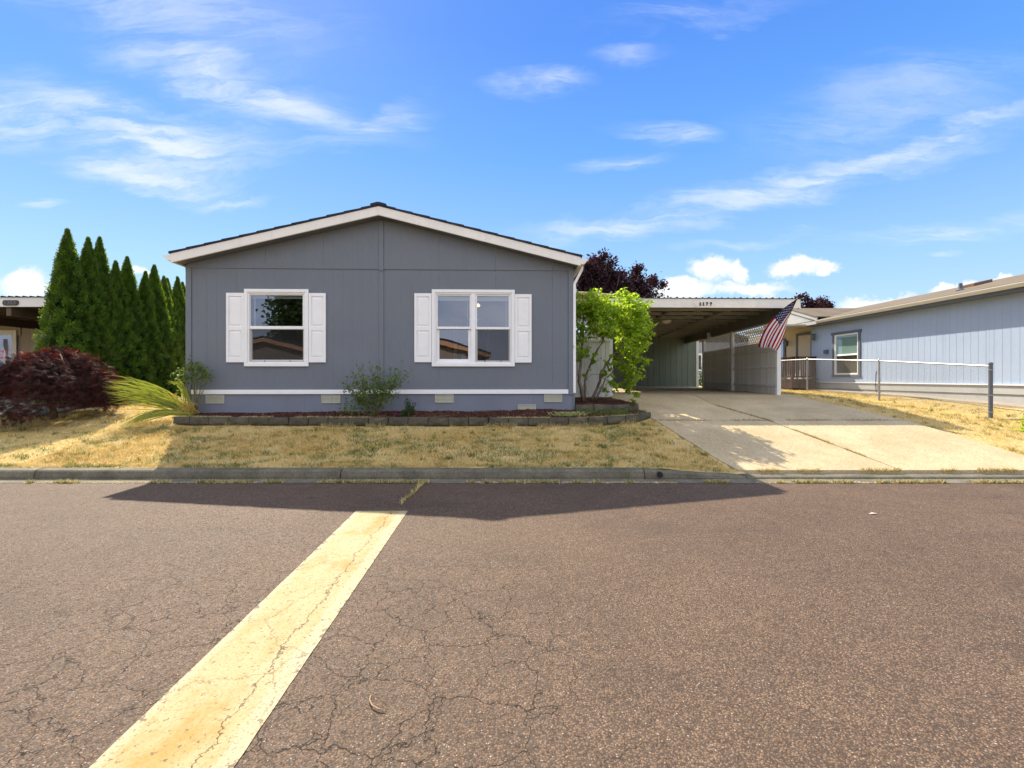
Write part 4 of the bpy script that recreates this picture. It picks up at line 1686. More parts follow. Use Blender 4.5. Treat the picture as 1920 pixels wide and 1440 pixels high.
# eave, gutter, roof
EX = 12.36
RX, RZ = 16.75, 4.86
ZG = 3.80
RY1 = 24.0
sl = (RZ - ZG) / (RX - EX)
mb = MB()
mb.prism([(EX - NX, ZG - .02), (RX - NX, RZ - .02), (RX - NX, RZ + .03), (EX - .05 - NX, ZG + .025)], 'y', WY0 - .3 - NY, RY1 - NY)
mb.prism([(RX - NX, RZ - .02), (RX + 4.6 - NX, ZG - .05), (RX + 4.6 - NX, ZG), (RX - NX, RZ + .03)], 'y', WY0 - .3 - NY, RY1 - NY)
mb.build('roof', M_BROOF, nb)
nbx(EX + .01, EX + .03, WY0 - .3, 19.0, ZG - .17, ZG - .03).build('eave_board', M_BTRIM, nb)
nbx(EX + .031, 12.745, WY0 - .3, 19.0, ZG - .17, ZG - .155).build('soffit', M_BTRIM, nb)
M_NGUT = surf('cream_gutter', (.60, .58, .50), .5, .35, .05, 3, (.36, .32, .26), .3, 3)
M_PED = surf('pediment_paint', (.40, .395, .37), .6, .3, .04)
pr = [(0, 0), (-.12, 0), (-.12, -.02), (-.10, -.06), (-.06, -.10), (0, -.10)]
MB().prism([(EX + p[0] - NX, ZG + .0 + p[1]) for p in pr], 'y', WY0 - .3 - NY, 18.32 - NY).build('gutter', M_NGUT, nb)
# vent pipe and skylight on the slope
for (px, py, X) in ((1801, 553, 13.9),):
    Yp = X * F / (px - 960)
    Zp = ZG + sl * (X - EX) + .03
    vp = MB().lathe([(.0, .0), (.12, .0), (.11, .02), (.06, .05), (.045, .22), (.0, .22)], (X - NX, Yp - NY, Zp), 14)
    vp.build('vent_pipe', M_BTRIM, nb, smooth=False)
X = 15.2
Yp = X * F / (1831 - 960)
Zp = ZG + sl * (X - EX) + .03
sk = MB()
sk.prism([(X - .3 - NX, Zp - .10), (X + .3 - NX, Zp + .05), (X + .3 - NX, Zp + .17), (X - .3 - NX, Zp + .03)], 'y', Yp - .22 - NY, Yp + .22 - NY)
sk.build('skylight', surf('skylight_brown', (.14, .075, .04), .5, .35, .05), nb, bevel=.01)
# hose bib box and conduit on the wall
Yb = ny(1548.5, 12.7)
nbx(12.66, 12.74, Yb - .10, Yb + .10, 2.47, 2.62).build('outlet_box', M_BTRIM, nb, bevel=.006)
MB().tube([(12.70 - NX, ny(1643, 12.7) - NY, .95), (12.70 - NX, ny(1643, 12.7) - NY + .03, 1.25), (12.69 - NX, ny(1642, 12.7) - NY - .02, 1.55), (12.70 - NX, ny(1643, 12.7) - NY, 1.72)], .012, 6).build('cable', M_BLACK, nb)
# recessed entry
nbx(13.30, 13.36, 19.26, 25.5, 1.2, 3.75).build('porch_wall', M_CREAM, nb)
nbx(12.75, 13.30, 19.245, 19.30, 1.2, 3.72).build('porch_return', M_BLUE, nb)
dy0, dy1 = 20.05, 20.95
d = nbx(13.22, 13.299, dy0, dy1, 1.42, 3.42).build('door', M_CREAM, nb, bevel=.004)
MB().lathe([(.002, .03), (.03, .02), (.035, 0), (.02, -.02), (.002, -.025)], (13.19 - NX, dy0 + .12 - NY, 2.40), 10).build('handle', M_BLACK, d)
mb = nbx(13.20, 13.299, dy0 - .12, dy0 - .002, 1.42, 3.42)
nbx(13.20, 13.299, dy1 + .002, dy1 + .14, 1.42, 3.42, mb)
nbx(13.20, 13.299, dy0 - .12, dy1 + .14, 3.422, 3.54, mb)
mb.build('door_frame', M_BTRIM, nb)
mb = nbx(13.24, 13.299, 22.0, 23.4, 1.42, 3.40)
mb.build('side_window', M_BTRIM, nb)
nbx(13.225, 13.239, 22.1, 23.3, 1.5, 3.32).build('side_pane', M_GLASS, nb)
for px, X, z, par in ((1477, 13.2, 3.02, nb), (1527, 12.66, 3.08, nb)):
    Yl = X * F / (px - 960)
    ln = MB()
    ln.box(X - .12 - NX, X - .0 - NX, Yl - .07 - NY, Yl + .07 - NY, z - .02, z + .22).box(X - .16 - NX, X + .0 - NX, Yl - .10 - NY, Yl + .10 - NY, z + .222, z + .25)
    ln.build('wall_lamp', M_BTRIM, par, bevel=.008)
# cross gable over the entry
gy0, gy1, gyp, gz0, gz1 = 18.33, 22.2, 20.25, 3.80, 4.42
g = MB()
g.prism([(gy0 - NY, gz0 + .02), (gyp - NY, gz1), (gy1 - NY, gz0 + .02), (gy1 - NY, gz0 + .14), (gyp - NY, gz1 + .13), (gy0 - NY, gz0 + .14)][0:3] + [], 'x', EX - NX + .02, EX - NX + .06)
g.build('pediment', M_PED, nb)
for (a, za, b, zb) in ((gy0, gz0, gyp, gz1), (gyp, gz1, gy1, gz0)):
    MB().prism([(a - NY, za), (b - NY, zb), (b - NY, zb + .14), (a - NY, za + .14)], 'x', EX - NX - .04, EX - NX + .0).build('pediment_board', M_PED, nb)
    MB().prism([(a - NY, za + .142), (b - NY, zb + .142), (b - NY, zb + .18), (a - NY, za + .18)], 'x', EX - NX - .07, 16.0 - NX).build('porch_roof', M_BROOF, nb)
nbx(EX - .06, EX + .08, gy0, gy1 + 1.5, gz0 - .13, gz0 - .002).build('porch_beam', M_PED, nb)
nbx(EX + .08, 13.3, 19.3, gy1, gz0 - .06, gz0 - .03).build('porch_ceiling', M_CREAM, nb)
nbx(11.30, EX - .08, 18.95, 22.3, gz0 - .13, gz0 - .07).build('porch_canopy', M_PED, nb)
nbx(EX - .02, EX + .08, 22.0, 22.1, 1.4, gz0 - .13).build('porch_post', M_WHITE, nb)

# stained deck with railing in front of the entry
dk = thing('entry_deck', 'dark stained wooden deck with baluster railing before the blue house entry', 'deck', (12.1, 18.9, .95))
DX0, DX1, DY0, DY1 = 11.55, 12.55, 18.7, 22.4


def dbox(x0, x1, y0, y1, z0, z1, mb=None):
    return (mb or MB()).box(x0 - 12.1, x1 - 12.1, y0 - 18.9, y1 - 18.9, z0 - .95, z1 - .95)


for k in range(26):
    y0 = DY0 + .0 + k * .142
    dbox(DX0, 12.66 if y0 < 19.3 else 13.28, y0 + .004, y0 + .138, 1.40, 1.435).build('plank', M_DECK, dk)
for k in range(7):
    dbox(DX0 + k * .142 + .003, DX0 + (k + 1) * .142 - .003, DY0 + .02, DY0 + .04, .93, 1.395).build('skirt_board', M_DECK, dk)
for k in range(25):
    dbox(DX0 + .02, DX0 + .04, DY0 + .06 + k * .142, DY0 + .06 + k * .142 + .136, .93, 1.395).build('skirt_board', M_DECK, dk)
for (xx, yy) in ((DX0 + .04, DY0 + .05), (DX1 - .04, DY0 + .05), (DX0 + .04, 20.5), (DX0 + .04, DY1 - .05)):
    dbox(xx - .045, xx + .045, yy - .045, yy + .045, .93, 2.33).build('post', M_DECK, dk)
dbox(DX0 - .02, DX1 + .02, DY0, DY0 + .10, 2.331, 2.37).build('rail', M_DECK, dk)
dbox(DX0 - .02, DX0 + .10, DY0 + .101, DY1, 2.331, 2.37).build('rail', M_DECK, dk)
dbox(DX0 + .09, DX1 - .09, DY0 + .035, DY0 + .065, 1.50, 1.56).build('rail', M_DECK, dk)
dbox(DX0 + .025, DX0 + .055, DY0 + .1, 20.45, 1.50, 1.56).build('rail', M_DECK, dk)
bmh = MB().box(-.018, .018, -.018, .018, 0, .77).mesh('baluster')
bmh.materials.append(M_DECK)
for k in range(9):
    o = link(bpy.data.objects.new('baluster', bmh), dk)
    o.location = (DX0 + .13 + k * .092 - 12.1, DY0 + .05 - 18.9, 1.56 - .95)
for k in range(14):
    o = link(bpy.data.objects.new('baluster', bmh), dk)
    o.location = (DX0 + .04 - 12.1, DY0 + .2 + k * .118 - 18.9, 1.56 - .95)

M_WIRE = surf('dull_wire', (.20, .20, .19), .6, .3, .1)
# concrete walk along the blue house
pw = MB()
pts = [(12.05, 6.9), (12.05, 18.6), (12.9, 18.6), (12.9, 6.9)]
ysl = np.linspace(6.9, 18.6, 9)
for i in range(8):
    a, b = ysl[i], ysl[i + 1] - .012
    za, zb = zf(12.3, a) + .05, zf(12.3, b) + .05
    if i == 0:
        walk = tag(empty('side_walk', (0, 0, 0)), kind='structure')
    m_ = MB()
    m_.prism([(a, za - .15), (b, zb - .15), (b, zb), (a, za)], 'x', 12.08, 12.9)
    m_.build('walk_slab', M_PATH, walk)

# ------------------------------------------------------------------ chain link fence
cf = thing('chain_link_fence', 'galvanized chain link fence with dark end post on the dry grass', 'fence', (11.35, 10.75, 0))
CY = [10.75, 14.2, 17.5, 20.9]
CXX = [11.35, 11.5, 11.4, 11.35]
CB = [zf(x, y) for x, y in zip(CXX, CY)]
for i, (x, y, z) in enumerate(zip(CXX, CY, CB)):
    r = .042 if i == 0 else .028
    h = 1.31 if i == 0 else 1.27
    MB().tube([(x - 11.35, y - 10.75, z - .2), (x - 11.35, y - 10.75, z + h)], r, 12).build('post', M_BTRIM if i == 0 else M_GALV, cf)
    if i == 0:
        MB().lathe([(r + .004, -.03), (r + .004, .0), (.03, .018), (.002, .024)], (0, 0, z + h), 12).build('post_cap', M_BTRIM, cf)
        for zz in (.15, .55, 1.15):
            MB().lathe([(r + .001, -.012), (r + .008, -.012), (r + .008, .012), (r + .001, .012)], (0, 0, z + zz), 12).build('tension_band', M_GALV, cf)
    else:
        MB().lathe([(r + .002, -.03), (r + .010, -.01), (r + .01, .02), (.012, .05), (.002, .055)], (x - 11.35, y - 10.75, z + h - .02), 10).build('post_cap', M_GALV, cf)
for i in range(3):
    a = Vector((CXX[i] - 11.35, CY[i] - 10.75, CB[i] + 1.235))
    b = Vector((CXX[i + 1] - 11.35, CY[i + 1] - 10.75, CB[i + 1] + 1.235))
    MB().tube([a, b], .022, 10).build('top_rail', M_GALV, cf)
    L = (b - a).length
    mb = MB()
    H = 1.16
    step = .068
    du = (b - a) / L
    for dirn in (1, -1):
        c = -H
        while c < L:
            s0, s1 = max(c, 0), min(c + H, L)
            if s1 - s0 > .03:
                z0_, z1_ = (s0 - c), (s1 - c)
                if dirn < 0:
                    z0_, z1_ = H - z0_, H - z1_
                p = a + du * s0 + Vector((.012 * dirn, 0, z0_ - H + .02))
                q = a + du * s1 + Vector((.012 * dirn, 0, z1_ - H + .02))
                mb.tube([p, q], .0019, 3, cap=False)
            c += step
    tag(mb.build('chain_mesh', M_WIRE, cf, fix=False), kind='stuff')

# ------------------------------------------------------------------ left neighbour: carport and tan house behind it
M_NF = surf('neighbour_fascia', (.72, .71, .68), .6, .3, .04, 2, (.5, .46, .4), .3, 2.5)
M_NJ = surf('neighbour_joist', (.12, .085, .06), .75, .2, .12, 2)
lc = thing('neighbour_carport', 'low white edged carport with dark number plaque beyond the burgundy maple', 'carport', (-14.5, 13.0, 0))
MB().box(-9.5, 1.6, 0, .04, 3.53, 3.80).build('fascia', M_NF, lc, bevel=.004)
pr = []
x = -9.5
while x < 1.2:
    pr += [(x, 0), (x + .155, 0), (x + .168, .028), (x + .192, .028), (x + .205, 0)]
    x += .205
vs, fs_ = [], []
for (px, pz) in pr:
    for yy in (-.04, 5.5):
        for th in (0, .005):
            vs.append((px, yy, 3.81 + pz + th))
for i in range(len(pr) - 1):
    a = 4 * i
    b = a + 4
    fs_ += [(a + 1, b + 1, b + 3, a + 3), (a, a + 2, b + 2, b), (a, b, b + 1, a + 1), (a + 2, a + 3, b + 3, b + 2)]
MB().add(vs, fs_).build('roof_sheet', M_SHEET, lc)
for k in range(8):
    MB().box(-9.4, 1.2, .5 + k * .6, .55 + k * .6, 3.56, 3.78).build('joist', M_NJ, lc)
for xx in (-3.0, .0, 1.15):
    MB().box(xx - .07, xx + .07, .06, 5.3, 3.28, 3.55).build('beam', M_NJ, lc)
for xx, yy in ((1.15, .35), (1.15, 5.2), (-9.0, .35)):
    MB().box(xx - .055, xx + .055, yy - .055, yy + .055, .74, 3.28).build('post', M_NF, lc, bevel=.005)
# oval-ended plaque with cast number
M_PLQ = surf('plaque_iron', (.045, .045, .038), .55, .4, .1)
M_PLN = surf('plaque_digit', (.16, .155, .14), .5, .4, .1)
cxp, _, czp = at(19.5, 567.7, 12.98)
px0, pz0 = cxp + 14.5, czp
pl = MB().prism([(px0 - .19, pz0 - .075), (px0 + .17, pz0 - .075), (px0 + .215, pz0 - .045), (px0 + .23, pz0), (px0 + .215, pz0 + .05), (px0 + .19, pz0 + .075), (px0 - .19, pz0 + .075), (px0 - .215, pz0 + .045), (px0 - .23, pz0), (px0 - .215, pz0 - .05)], 'y', -.03, -.002).build('number_plaque', M_PLQ, lc, bevel=.004)
for i, ch in enumerate('1303'):
    cu = bpy.data.curves.new('digit', 'FONT')
    cu.body = ch
    cu.size = .135
    cu.extrude = .004
    cu.offset = .003
    cu.align_x = 'CENTER'
    tmp = bpy.data.objects.new('digit', cu)
    COL.objects.link(tmp)
    dg = bpy.context.evaluated_depsgraph_get()
    me = bpy.data.meshes.new_from_object(tmp.evaluated_get(dg))
    bpy.data.objects.remove(tmp)
    me.materials.clear()
    me.materials.append(M_PLN)
    o = link(bpy.data.objects.new('digit', me), pl)
    o.location = (px0 - .135 + i * .09, -.035, pz0 - .045)
    o.rotation_euler = (R(90), 0, 0)

M_TANW = surf('tan_siding', (.40, .35, .285), .7, .2, .04, 1.5, (.3, .27, .22), .3, 2)
th = thing('tan_house', 'tan sided house with white framed window under the left carport', 'house', (-19, 17.2, 0))
x = -8.0
while x < 5.1:
    w_ = min(x + .30, 5.1)
    MB().box(x + .004, w_ - .004, 0, .03, .8, 3.45).build('siding_board', M_TANW, th) if not (-1.6 < x < .2) else None
    x = w_
wx1 = at(29, 640, 17.15)[0] + 19
MB().box(-1.65, .35, .005, .03, .8, 1.6).build('siding_board', M_TANW, th)
MB().box(-1.65, .35, .005, .03, 3.1, 3.45).build('siding_board', M_TANW, th)
MB().box(-8.0, 5.1, .05, 8, .8, 3.5).build('wall', M_TANW, th)
w_ = MB().ring(wx1 - 1.9, wx1, 1.2, 3.30, .14, .14, .12, .12, -.03, .0).build('window', M_WHITE, th, bevel=.004)
MB().ring(wx1 - 1.76, wx1 - .141, 1.32, 3.18, .06, .06, .06, .06, -.015, .0).build('sash', M_WHITE, w_)
MB().add([(wx1 - 1.7, -.004, 1.38), (wx1 - .2, -.004, 1.38), (wx1 - .2, -.004, 3.12), (wx1 - 1.7, -.004, 3.12)], [(0, 1, 2, 3)]).build('pane', M_GLASS, w_)
MB().prism([(-.5, 3.5), (4.0, 4.3), (8.5, 3.5), (8.5, 3.58), (4.0, 4.4), (-.5, 3.58)], 'x', -8.2, 5.3).build('roof', M_BROOF, th)
nd = MB()
V = []
gx = np.linspace(-20, -9.75, 10)
gy = np.linspace(9.6, 16.8, 8)
for y in gy:
    for x in gx:
        V.append((x + (.5 * math.sin(y) if x == gx[-1] else 0), y, zf(x, y) + .03))
fs_ = []
for j in range(len(gy) - 1):
    for i in range(len(gx) - 1):
        k = j * len(gx) + i
        fs_.append((k, k + 1, k + len(gx) + 1, k + len(gx)))
tag(nd.add(V, fs_).build('neighbour_driveway', M_CURB), kind='structure')

# ------------------------------------------------------------------ far house glimpsed past the shed
fh = thing('distant_house', 'grey house with white window glimpsed between shed and fence', 'house', (12.3, 31, 1.0))
MB().box(-2.2, 4.5, 0, 6, 0, 2.9).build('wall', surf('distant_wall', (.30, .32, .36), .7), fh)
MB().ring(-.25, .75, .95, 2.15, .12, .12, .12, .12, -.03, -.001).build('window', M_WHITE, fh)
MB().add([(-.13, -.004, 1.07), (.63, -.004, 1.07), (.63, -.004, 2.03), (-.13, -.004, 2.03)], [(0, 1, 2, 3)]).build('pane', M_GLASS, fh)
MB().box(-.6, 1.0, -.6, -.2, .3, .75).build('porch_step', M_WHITE, fh)
MB().prism([(-2.5, 2.9), (1.2, 3.9), (4.8, 2.9), (4.8, 2.96), (1.2, 3.98), (-2.5, 2.96)], 'y', -.3, 6.3).build('roof', M_BROOF, fh)

# ------------------------------------------------------------------ houses across the street, mirrored in the front windows
M_PEACH = surf('peach_trim', (.55, .30, .17), .6, .3, .04)
M_ACW = surf('across_wall', (.24, .20, .16), .7, .2, .05)
ac = thing('opposite_house', 'low gabled house with peach trim across the street', 'house', (-4.5, -17.0, .12), group='gabled houses across the street')
MB().prism([(-4.1, 0), (4.1, 0), (4.1, 3.1), (0, 4.1), (-4.1, 3.1)], 'y', -14, 0).build('wall', M_ACW, ac)
for s in (-1, 1):
    MB().prism([(s * 4.5, 3.02), (0, 4.14), (0, 4.50), (s * 4.5, 3.38)], 'y', .35, .40).build('rake_board', M_PEACH, ac)
    MB().prism([(s * 4.5, 3.385), (0, 4.505), (0, 4.60), (s * 4.5, 3.48)], 'y', -14, .45).build('roof', M_SHING, ac)
for wx in (-2.2, 1.6):
    w_ = MB().ring(wx - .6, wx + .6, 1.2, 2.7, .08, .08, .08, .08, .001, .04).build('window', M_WHITE, ac)
    MB().add([(wx - .52, .01, 1.28), (wx + .52, .01, 1.28), (wx + .52, .01, 2.62), (wx - .52, .01, 2.62)], [(0, 1, 2, 3)]).build('pane', M_GLASS, w_)
a2 = copy_tree(ac)
a2.location = (-17.5, -16.5, .12)
a2['label'] = 'low gabled house with peach trim mirrored in the left front window'
ac['label'] = 'low gabled house with peach trim mirrored in the right front window'

# ------------------------------------------------------------------ planting bed with stone edging
edging = thing('garden_edging', 'low curved edging of mossy concrete blocks in front of the grey house', 'edging', (-2, 8.95, 0))
PATH = [(-6.78, 9.05), (-6.4, 8.97), (-3, 8.93), (1.0, 8.93), (1.7, 8.97), (2.25, 9.08), (2.65, 9.24), (2.92, 9.48), (2.93, 9.72), (2.75, 9.92)]


def along(path, step):
    P = [Vector((*p, 0)) for p in path]
    out = []
    seg = 0
    pos = P[0].copy()
    out.append(pos.copy())
    left = step
    while seg < len(P) - 1:
        d = P[seg + 1] - pos
        if d.length >= left:
            pos = pos + d.normalized() * left
            out.append(pos.copy())
            left = step
        else:
            left -= d.length
            pos = P[seg + 1].copy()
            seg += 1
    return out


block_meshes = []
for k in range(5):
    L, Hh, D = .386 + .003 * (k - 2), .14, .15
    mb = MB()
    j = lambda s=.011: rng.uniform(-s, s)
    x0, x1 = -L / 2, L / 2
    vs = [(x0 + j(), 0 + j(), 0), (x1 + j(), 0 + j(), 0), (x1 + j(), D, 0), (x0 + j(), D, 0),
          (x0 + j(), .012 + j(), Hh + j()), (x1 + j(), .012 + j(), Hh + j()), (x1 + j(), D, Hh + j()), (x0 + j(), D, Hh + j())]
    # a split, faceted front face
    vs.append((j(.05), -.018 + j(.006), Hh * .5 + j(.03)))
    mb.add(vs, [(0, 3, 2, 1), (4, 5, 6, 7), (0, 1, 8), (1, 5, 8), (5, 4, 8), (4, 0, 8), (1, 2, 6, 5), (2, 3, 7, 6), (3, 0, 4, 7)])
    me = mb.mesh('block')
    me.materials.append(M_BLOCK)
    block_meshes.append(me)


def top_z(x):
    return float(np.interp(x, [-6.8, -5, 0, 1.5, 2.4, 2.95], [.725, .712, .705, .705, .74, .775]))


pts = along(PATH, .395)
for i in range(len(pts) - 1):
    a, b = pts[i], pts[i + 1]
    m = (a + b) / 2
    ang = math.atan2((b - a).y, (b - a).x)
    o = bpy.data.objects.new('block', block_meshes[i % 5])
    link(o, edging)
    o.location = (m.x + 2 + 0, m.y - 8.95, top_z(m.x) - .142 + rng.uniform(-.005, .005))
    o.rotation_euler = (rng.uniform(-.02, .02), rng.uniform(-.012, .012), ang + rng.uniform(-.03, .03))
    o.modifiers.new('bevel', 'BEVEL').width = .006
upper = thing('upper_edging', 'short second tier of edging bricks under the bright green shrub', 'edging', (1.4, 9.75, 0))
pts = along([(1.36, 9.74), (2.0, 9.72), (2.5, 9.76), (2.72, 9.90), (2.86, 10.1)], .40)
for i in range(len(pts) - 1):
    a, b = pts[i], pts[i + 1]
    m = (a + b) / 2
    o = bpy.data.objects.new('block', block_meshes[(i + 2) % 5])
    link(o, upper)
    o.location = (m.x - 1.4, m.y - 9.75, .77 + rng.uniform(-.008, .008))
    o.rotation_euler = (0, rng.uniform(-.02, .02), math.atan2((b - a).y, (b - a).x) + rng.uniform(-.04, .04))
    o.modifiers.new('bevel', 'BEVEL').width = .006

# mulch surfaces


def mulch_z(X, Y):
    fy = np.clip((Y - 9.0) / .7, 0, 1)
    return .665 + .085 * fy + .035 * vnoise(X, Y, .45, 40) + .022 * vnoise(X, Y, .11, 41) + .04 * np.exp(-((X - .55) / .5) ** 2) * fy


gx = np.arange(-6.8, 2.95, .045)
gy = np.arange(8.99, 9.95, .045)
tag(grid('mulch_bed', gx, gy, mulch_z, M_MULCH, keep=lambda X, Y: (Y > bed_front(X) + .08) & ((X < 1.38) & (Y < HY + (X - HX) * .032 + .05) | (X >= 1.38) & (Y < 9.86) & (X < 2.85))), kind='structure')


def umulch_z(X, Y):
    return .895 + .075 * np.clip((Y - 9.85) / 1.4, 0, 1) + .03 * vnoise(X, Y, .3, 44) + .02 * vnoise(X, Y, .09, 45)


tag(grid('upper_bed', np.arange(1.34, 2.80, .05), np.arange(9.82, 11.42, .05), umulch_z, M_MULCH, keep=lambda X, Y: X < np.interp(Y, [9.8, 10.2, 11.4], [2.75, 2.72, 2.45])), kind='structure')
# loose bark chips and straw on the bed
n = 5200
X = rng.uniform(-6.6, 2.8, n)
Y = rng.uniform(9.05, 9.8, n)
k = (Y > bed_front(X) + .1) & ((X < 1.33) & (Y < HY + (X - HX) * .032) | (X > 1.4))
C = np.stack([X, Y, mulch_z(X, Y) + .006], 1)[k]
V, Ft = leaf_geom(C, rng.normal(size=C.shape) * [1, 1, .3], rng.uniform(.02, .05, len(C)), .5, .12)
M_CHIP = leaf_mat('bark_chip', ((.045, .018, .012), (.13, .055, .038), (.30, .22, .12)), (.05, .03, .02), .9, .05)
tag(np_mesh('bark_chips', V, Ft, M_CHIP, None, {'tint': np.repeat(rng.random(len(C)), 4)}), kind='stuff')
# straw caught along the block tops
n = 4600
s = rng.uniform(-6.7, 2.6, n)
cl = vnoise(s, 0 * s, .5, 51) > .42
s = s[cl]
Pz = np.stack([s, bed_front(s) + rng.uniform(.01, .15, len(s)), np.array([top_z(v) for v in s]) + .002], 1)
tag(blades('straw', Pz, rng.uniform(0, .5, len(s)), .05, .006, 1.25), kind='stuff')
n = 4200
s = rng.uniform(-6.7, 2.8, n)
s = s[vnoise(s, 0 * s, .33, 52) > .5]
Pz = np.stack([s, bed_front(s) - .012 - rng.uniform(0, .03, len(s)), zt(s, bed_front(s)) - .002], 1)
tag(blades('edge_grass', Pz, np.where(rng.random(len(s)) < .25, .9, rng.uniform(0, .5, len(s))), .10, .007, .5), kind='stuff')
# green grass between the two tiers
n = 3400
X = rng.uniform(1.38, 2.85, n)
Y = rng.uniform(9.15, 9.74, n)
k = (Y > bed_front(X) + .16) & (vnoise(X, Y, .28, 53) > .42)
tag(blades('green_grass', np.stack([X, Y, mulch_z(X, Y)], 1)[k], rng.uniform(.72, 1.0, k.sum()), .075, .008, .6), kind='stuff')

# ------------------------------------------------------------------ plants
M_BARK = surf('grey_bark', (.17, .13, .095), .9, .15, .2, 8, (.08, .06, .045), .5, 6, (6, 6, 1), 8, .5)
M_STEM = surf('green_stem', (.13, .13, .055), .7, .25, .15, 8)
M_LIME = leaf_mat('lime_leaf', ((.085, .14, .014), (.26, .37, .035), (.42, .37, .06)), (.58, .78, .04), .5, .52)
M_ROSE = leaf_mat('rose_leaf', ((.06, .10, .025), (.14, .19, .045), (.26, .22, .06)), (.26, .36, .05), .5, .35)
M_DARKLEAF = leaf_mat('deep_green_leaf', ((.02, .05, .012), (.05, .09, .02), (.14, .17, .04)), (.10, .18, .02), .45, .3)
M_ARB = leaf_mat('arborvitae_spray', ((.015, .042, .007), (.070, .140, .016), (.20, .17, .05)), (.24, .38, .02), .6, .36)
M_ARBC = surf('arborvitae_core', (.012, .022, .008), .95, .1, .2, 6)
M_MAPLE = leaf_mat('burgundy_leaf', ((.018, .008, .007), (.082, .030, .024), (.095, .062, .022)), (.16, .025, .018), .85, .25)
M_PLUM = leaf_mat('plum_leaf', ((.020, .010, .014), (.052, .022, .028), (.10, .045, .045)), (.085, .022, .03), .8, .22)
M_IRIS = leaf_mat('sword_leaf', ((.055, .12, .018), (.36, .37, .045), (.58, .40, .11)), (.42, .46, .04), .5, .38)
M_VARI = leaf_mat('variegated_leaf', ((.20, .25, .06), (.42, .42, .17), (.40, .34, .15)), (.3, .35, .1), .5, .3)


def jitter_path(pts, amp, n=4):
    out = []
    for i in range(len(pts) - 1):
        a, b = Vector(pts[i]), Vector(pts[i + 1])
        for k in range(n):
            out.append(a.lerp(b, k / n) + Vector(rng.normal(0, amp, 3)) * (0 if (i == 0 and k == 0) else 1))
    out.append(Vector(pts[-1]))
    return out


# bright backlit shrub beside the house corner
shb = Vector((1.72, 10.3, .90))
shrub = thing('bright_shrub', 'tall bright lime green shrub with several bare trunks beside the house corner', 'shrub', shb)


def zpx(x, y, Y=10.3):
    return Vector(at(1050 + x / 5.54, 520 + y / 5.54, Y))


STEMS = [([(240, 1285), (205, 1080), (215, 930), (235, 700), (240, 480), (250, 260)], .045, 10.25),
         ([(252, 1275), (262, 1080), (330, 850), (440, 690), (480, 420), (490, 280)], .032, 10.4),
         ([(330, 1265), (400, 1110), (430, 970), (500, 870), (640, 720), (690, 480), (700, 330)], .036, 10.35),
         ([(375, 1265), (480, 1060), (560, 960), (640, 850), (740, 700)], .028, 10.2),
         ([(240, 1180), (250, 1080), (330, 1010), (430, 1000)], .012, 10.2),
         ([(215, 1150), (185, 1000), (180, 880), (170, 760)], .012, 10.3),
         ([(235, 700), (160, 540), (170, 330)], .018, 10.3),
         ([(440, 690), (420, 500), (380, 300), (330, 170)], .018, 10.4),
         ([(500, 870), (560, 960), (600, 1090)], .010, 10.2),
         ([(640, 720), (760, 560), (860, 420)], .018, 10.4),
         ([(640, 850), (720, 1000), (770, 1180)], .010, 10.25)]
tips = []
for ps, r, Yd in STEMS:
    path = []
    for i, (a, b) in enumerate(ps):
        path.append(zpx(a, b, Yd + .25 * math.sin(a * .02 + i) * min(1, i / 2)) - shb)
    path = jitter_path(path, .012, 3)
    rr = [r * (1 - .75 * i / (len(path) - 1)) for i in range(len(path))]
    MB().tube(path, rr, 7).build('trunk' if r > .02 else 'branch', M_BARK, shrub, smooth=True)
BL = [(180, 330, 50, 45, 70), (240, 280, 55, 55, 120), (312, 215, 38, 60, 130), (200, 290, 80, 75, 330), (330, 270, 90, 90, 480), (430, 240, 70, 65, 300), (260, 400, 100, 80, 380), (400, 400, 110, 100, 640),
      (500, 330, 80, 80, 380), (520, 470, 90, 100, 450), (440, 560, 100, 80, 360), (300, 530, 80, 60, 200), (620, 330, 80, 80, 330), (700, 250, 70, 60, 270), (660, 190, 45, 40, 120), (760, 330, 80, 90, 430),
      (830, 400, 80, 100, 430), (860, 300, 60, 70, 230), (700, 450, 90, 100, 480), (780, 560, 100, 110, 560), (850, 620, 70, 100, 380), (720, 680, 90, 90, 350), (660, 600, 60, 100, 260), (800, 740, 80, 80, 280),
      (740, 820, 80, 60, 180), (640, 740, 50, 60, 90), (170, 520, 50, 90, 120), (200, 640, 70, 70, 140), (160, 760, 40, 90, 140), (240, 750, 60, 60, 130), (300, 800, 50, 60, 60), (170, 860, 40, 50, 50),
      (520, 850, 50, 60, 70), (560, 930, 50, 60, 70), (480, 1010, 40, 60, 60), (540, 1090, 50, 60, 60), (690, 960, 70, 70, 190), (740, 1050, 70, 80, 210), (700, 1120, 60, 60, 130), (770, 1180, 40, 50, 80), (660, 860, 80, 70, 160), (840, 860, 50, 70, 110), (560, 1160, 40, 50, 40), (490, 1190, 35, 40, 30),
      (370, 860, 25, 25, 14), (260, 980, 30, 40, 20), (900, 520, 40, 60, 110), (610, 180, 30, 40, 40)]
C, T_ = [], []
for bx, by, rx, ry, nn in BL:
    nn = int(nn * .92)
    ncl = max(3, nn // 16)
    cl3 = rng.normal(size=(ncl, 3)) * .62
    g = cl3[rng.integers(0, ncl, nn)] + rng.normal(size=(nn, 3)) * .17
    ctr = zpx(bx, by, 10.3)
    s = 10.3 / F / 5.54
    yr = .38 if by < 800 else .22
    C.append(np.stack([ctr.x + g[:, 0] * rx * s, ctr.y + g[:, 1] * yr, ctr.z + g[:, 2] * ry * s], 1))
    T_.append(np.clip(rng.normal(.42 if by < 600 else .26, .26, nn), 0, 1))  # lower leaves tinted darker: shade put into the leaf colour
C = np.concatenate(C) - np.array(shb)
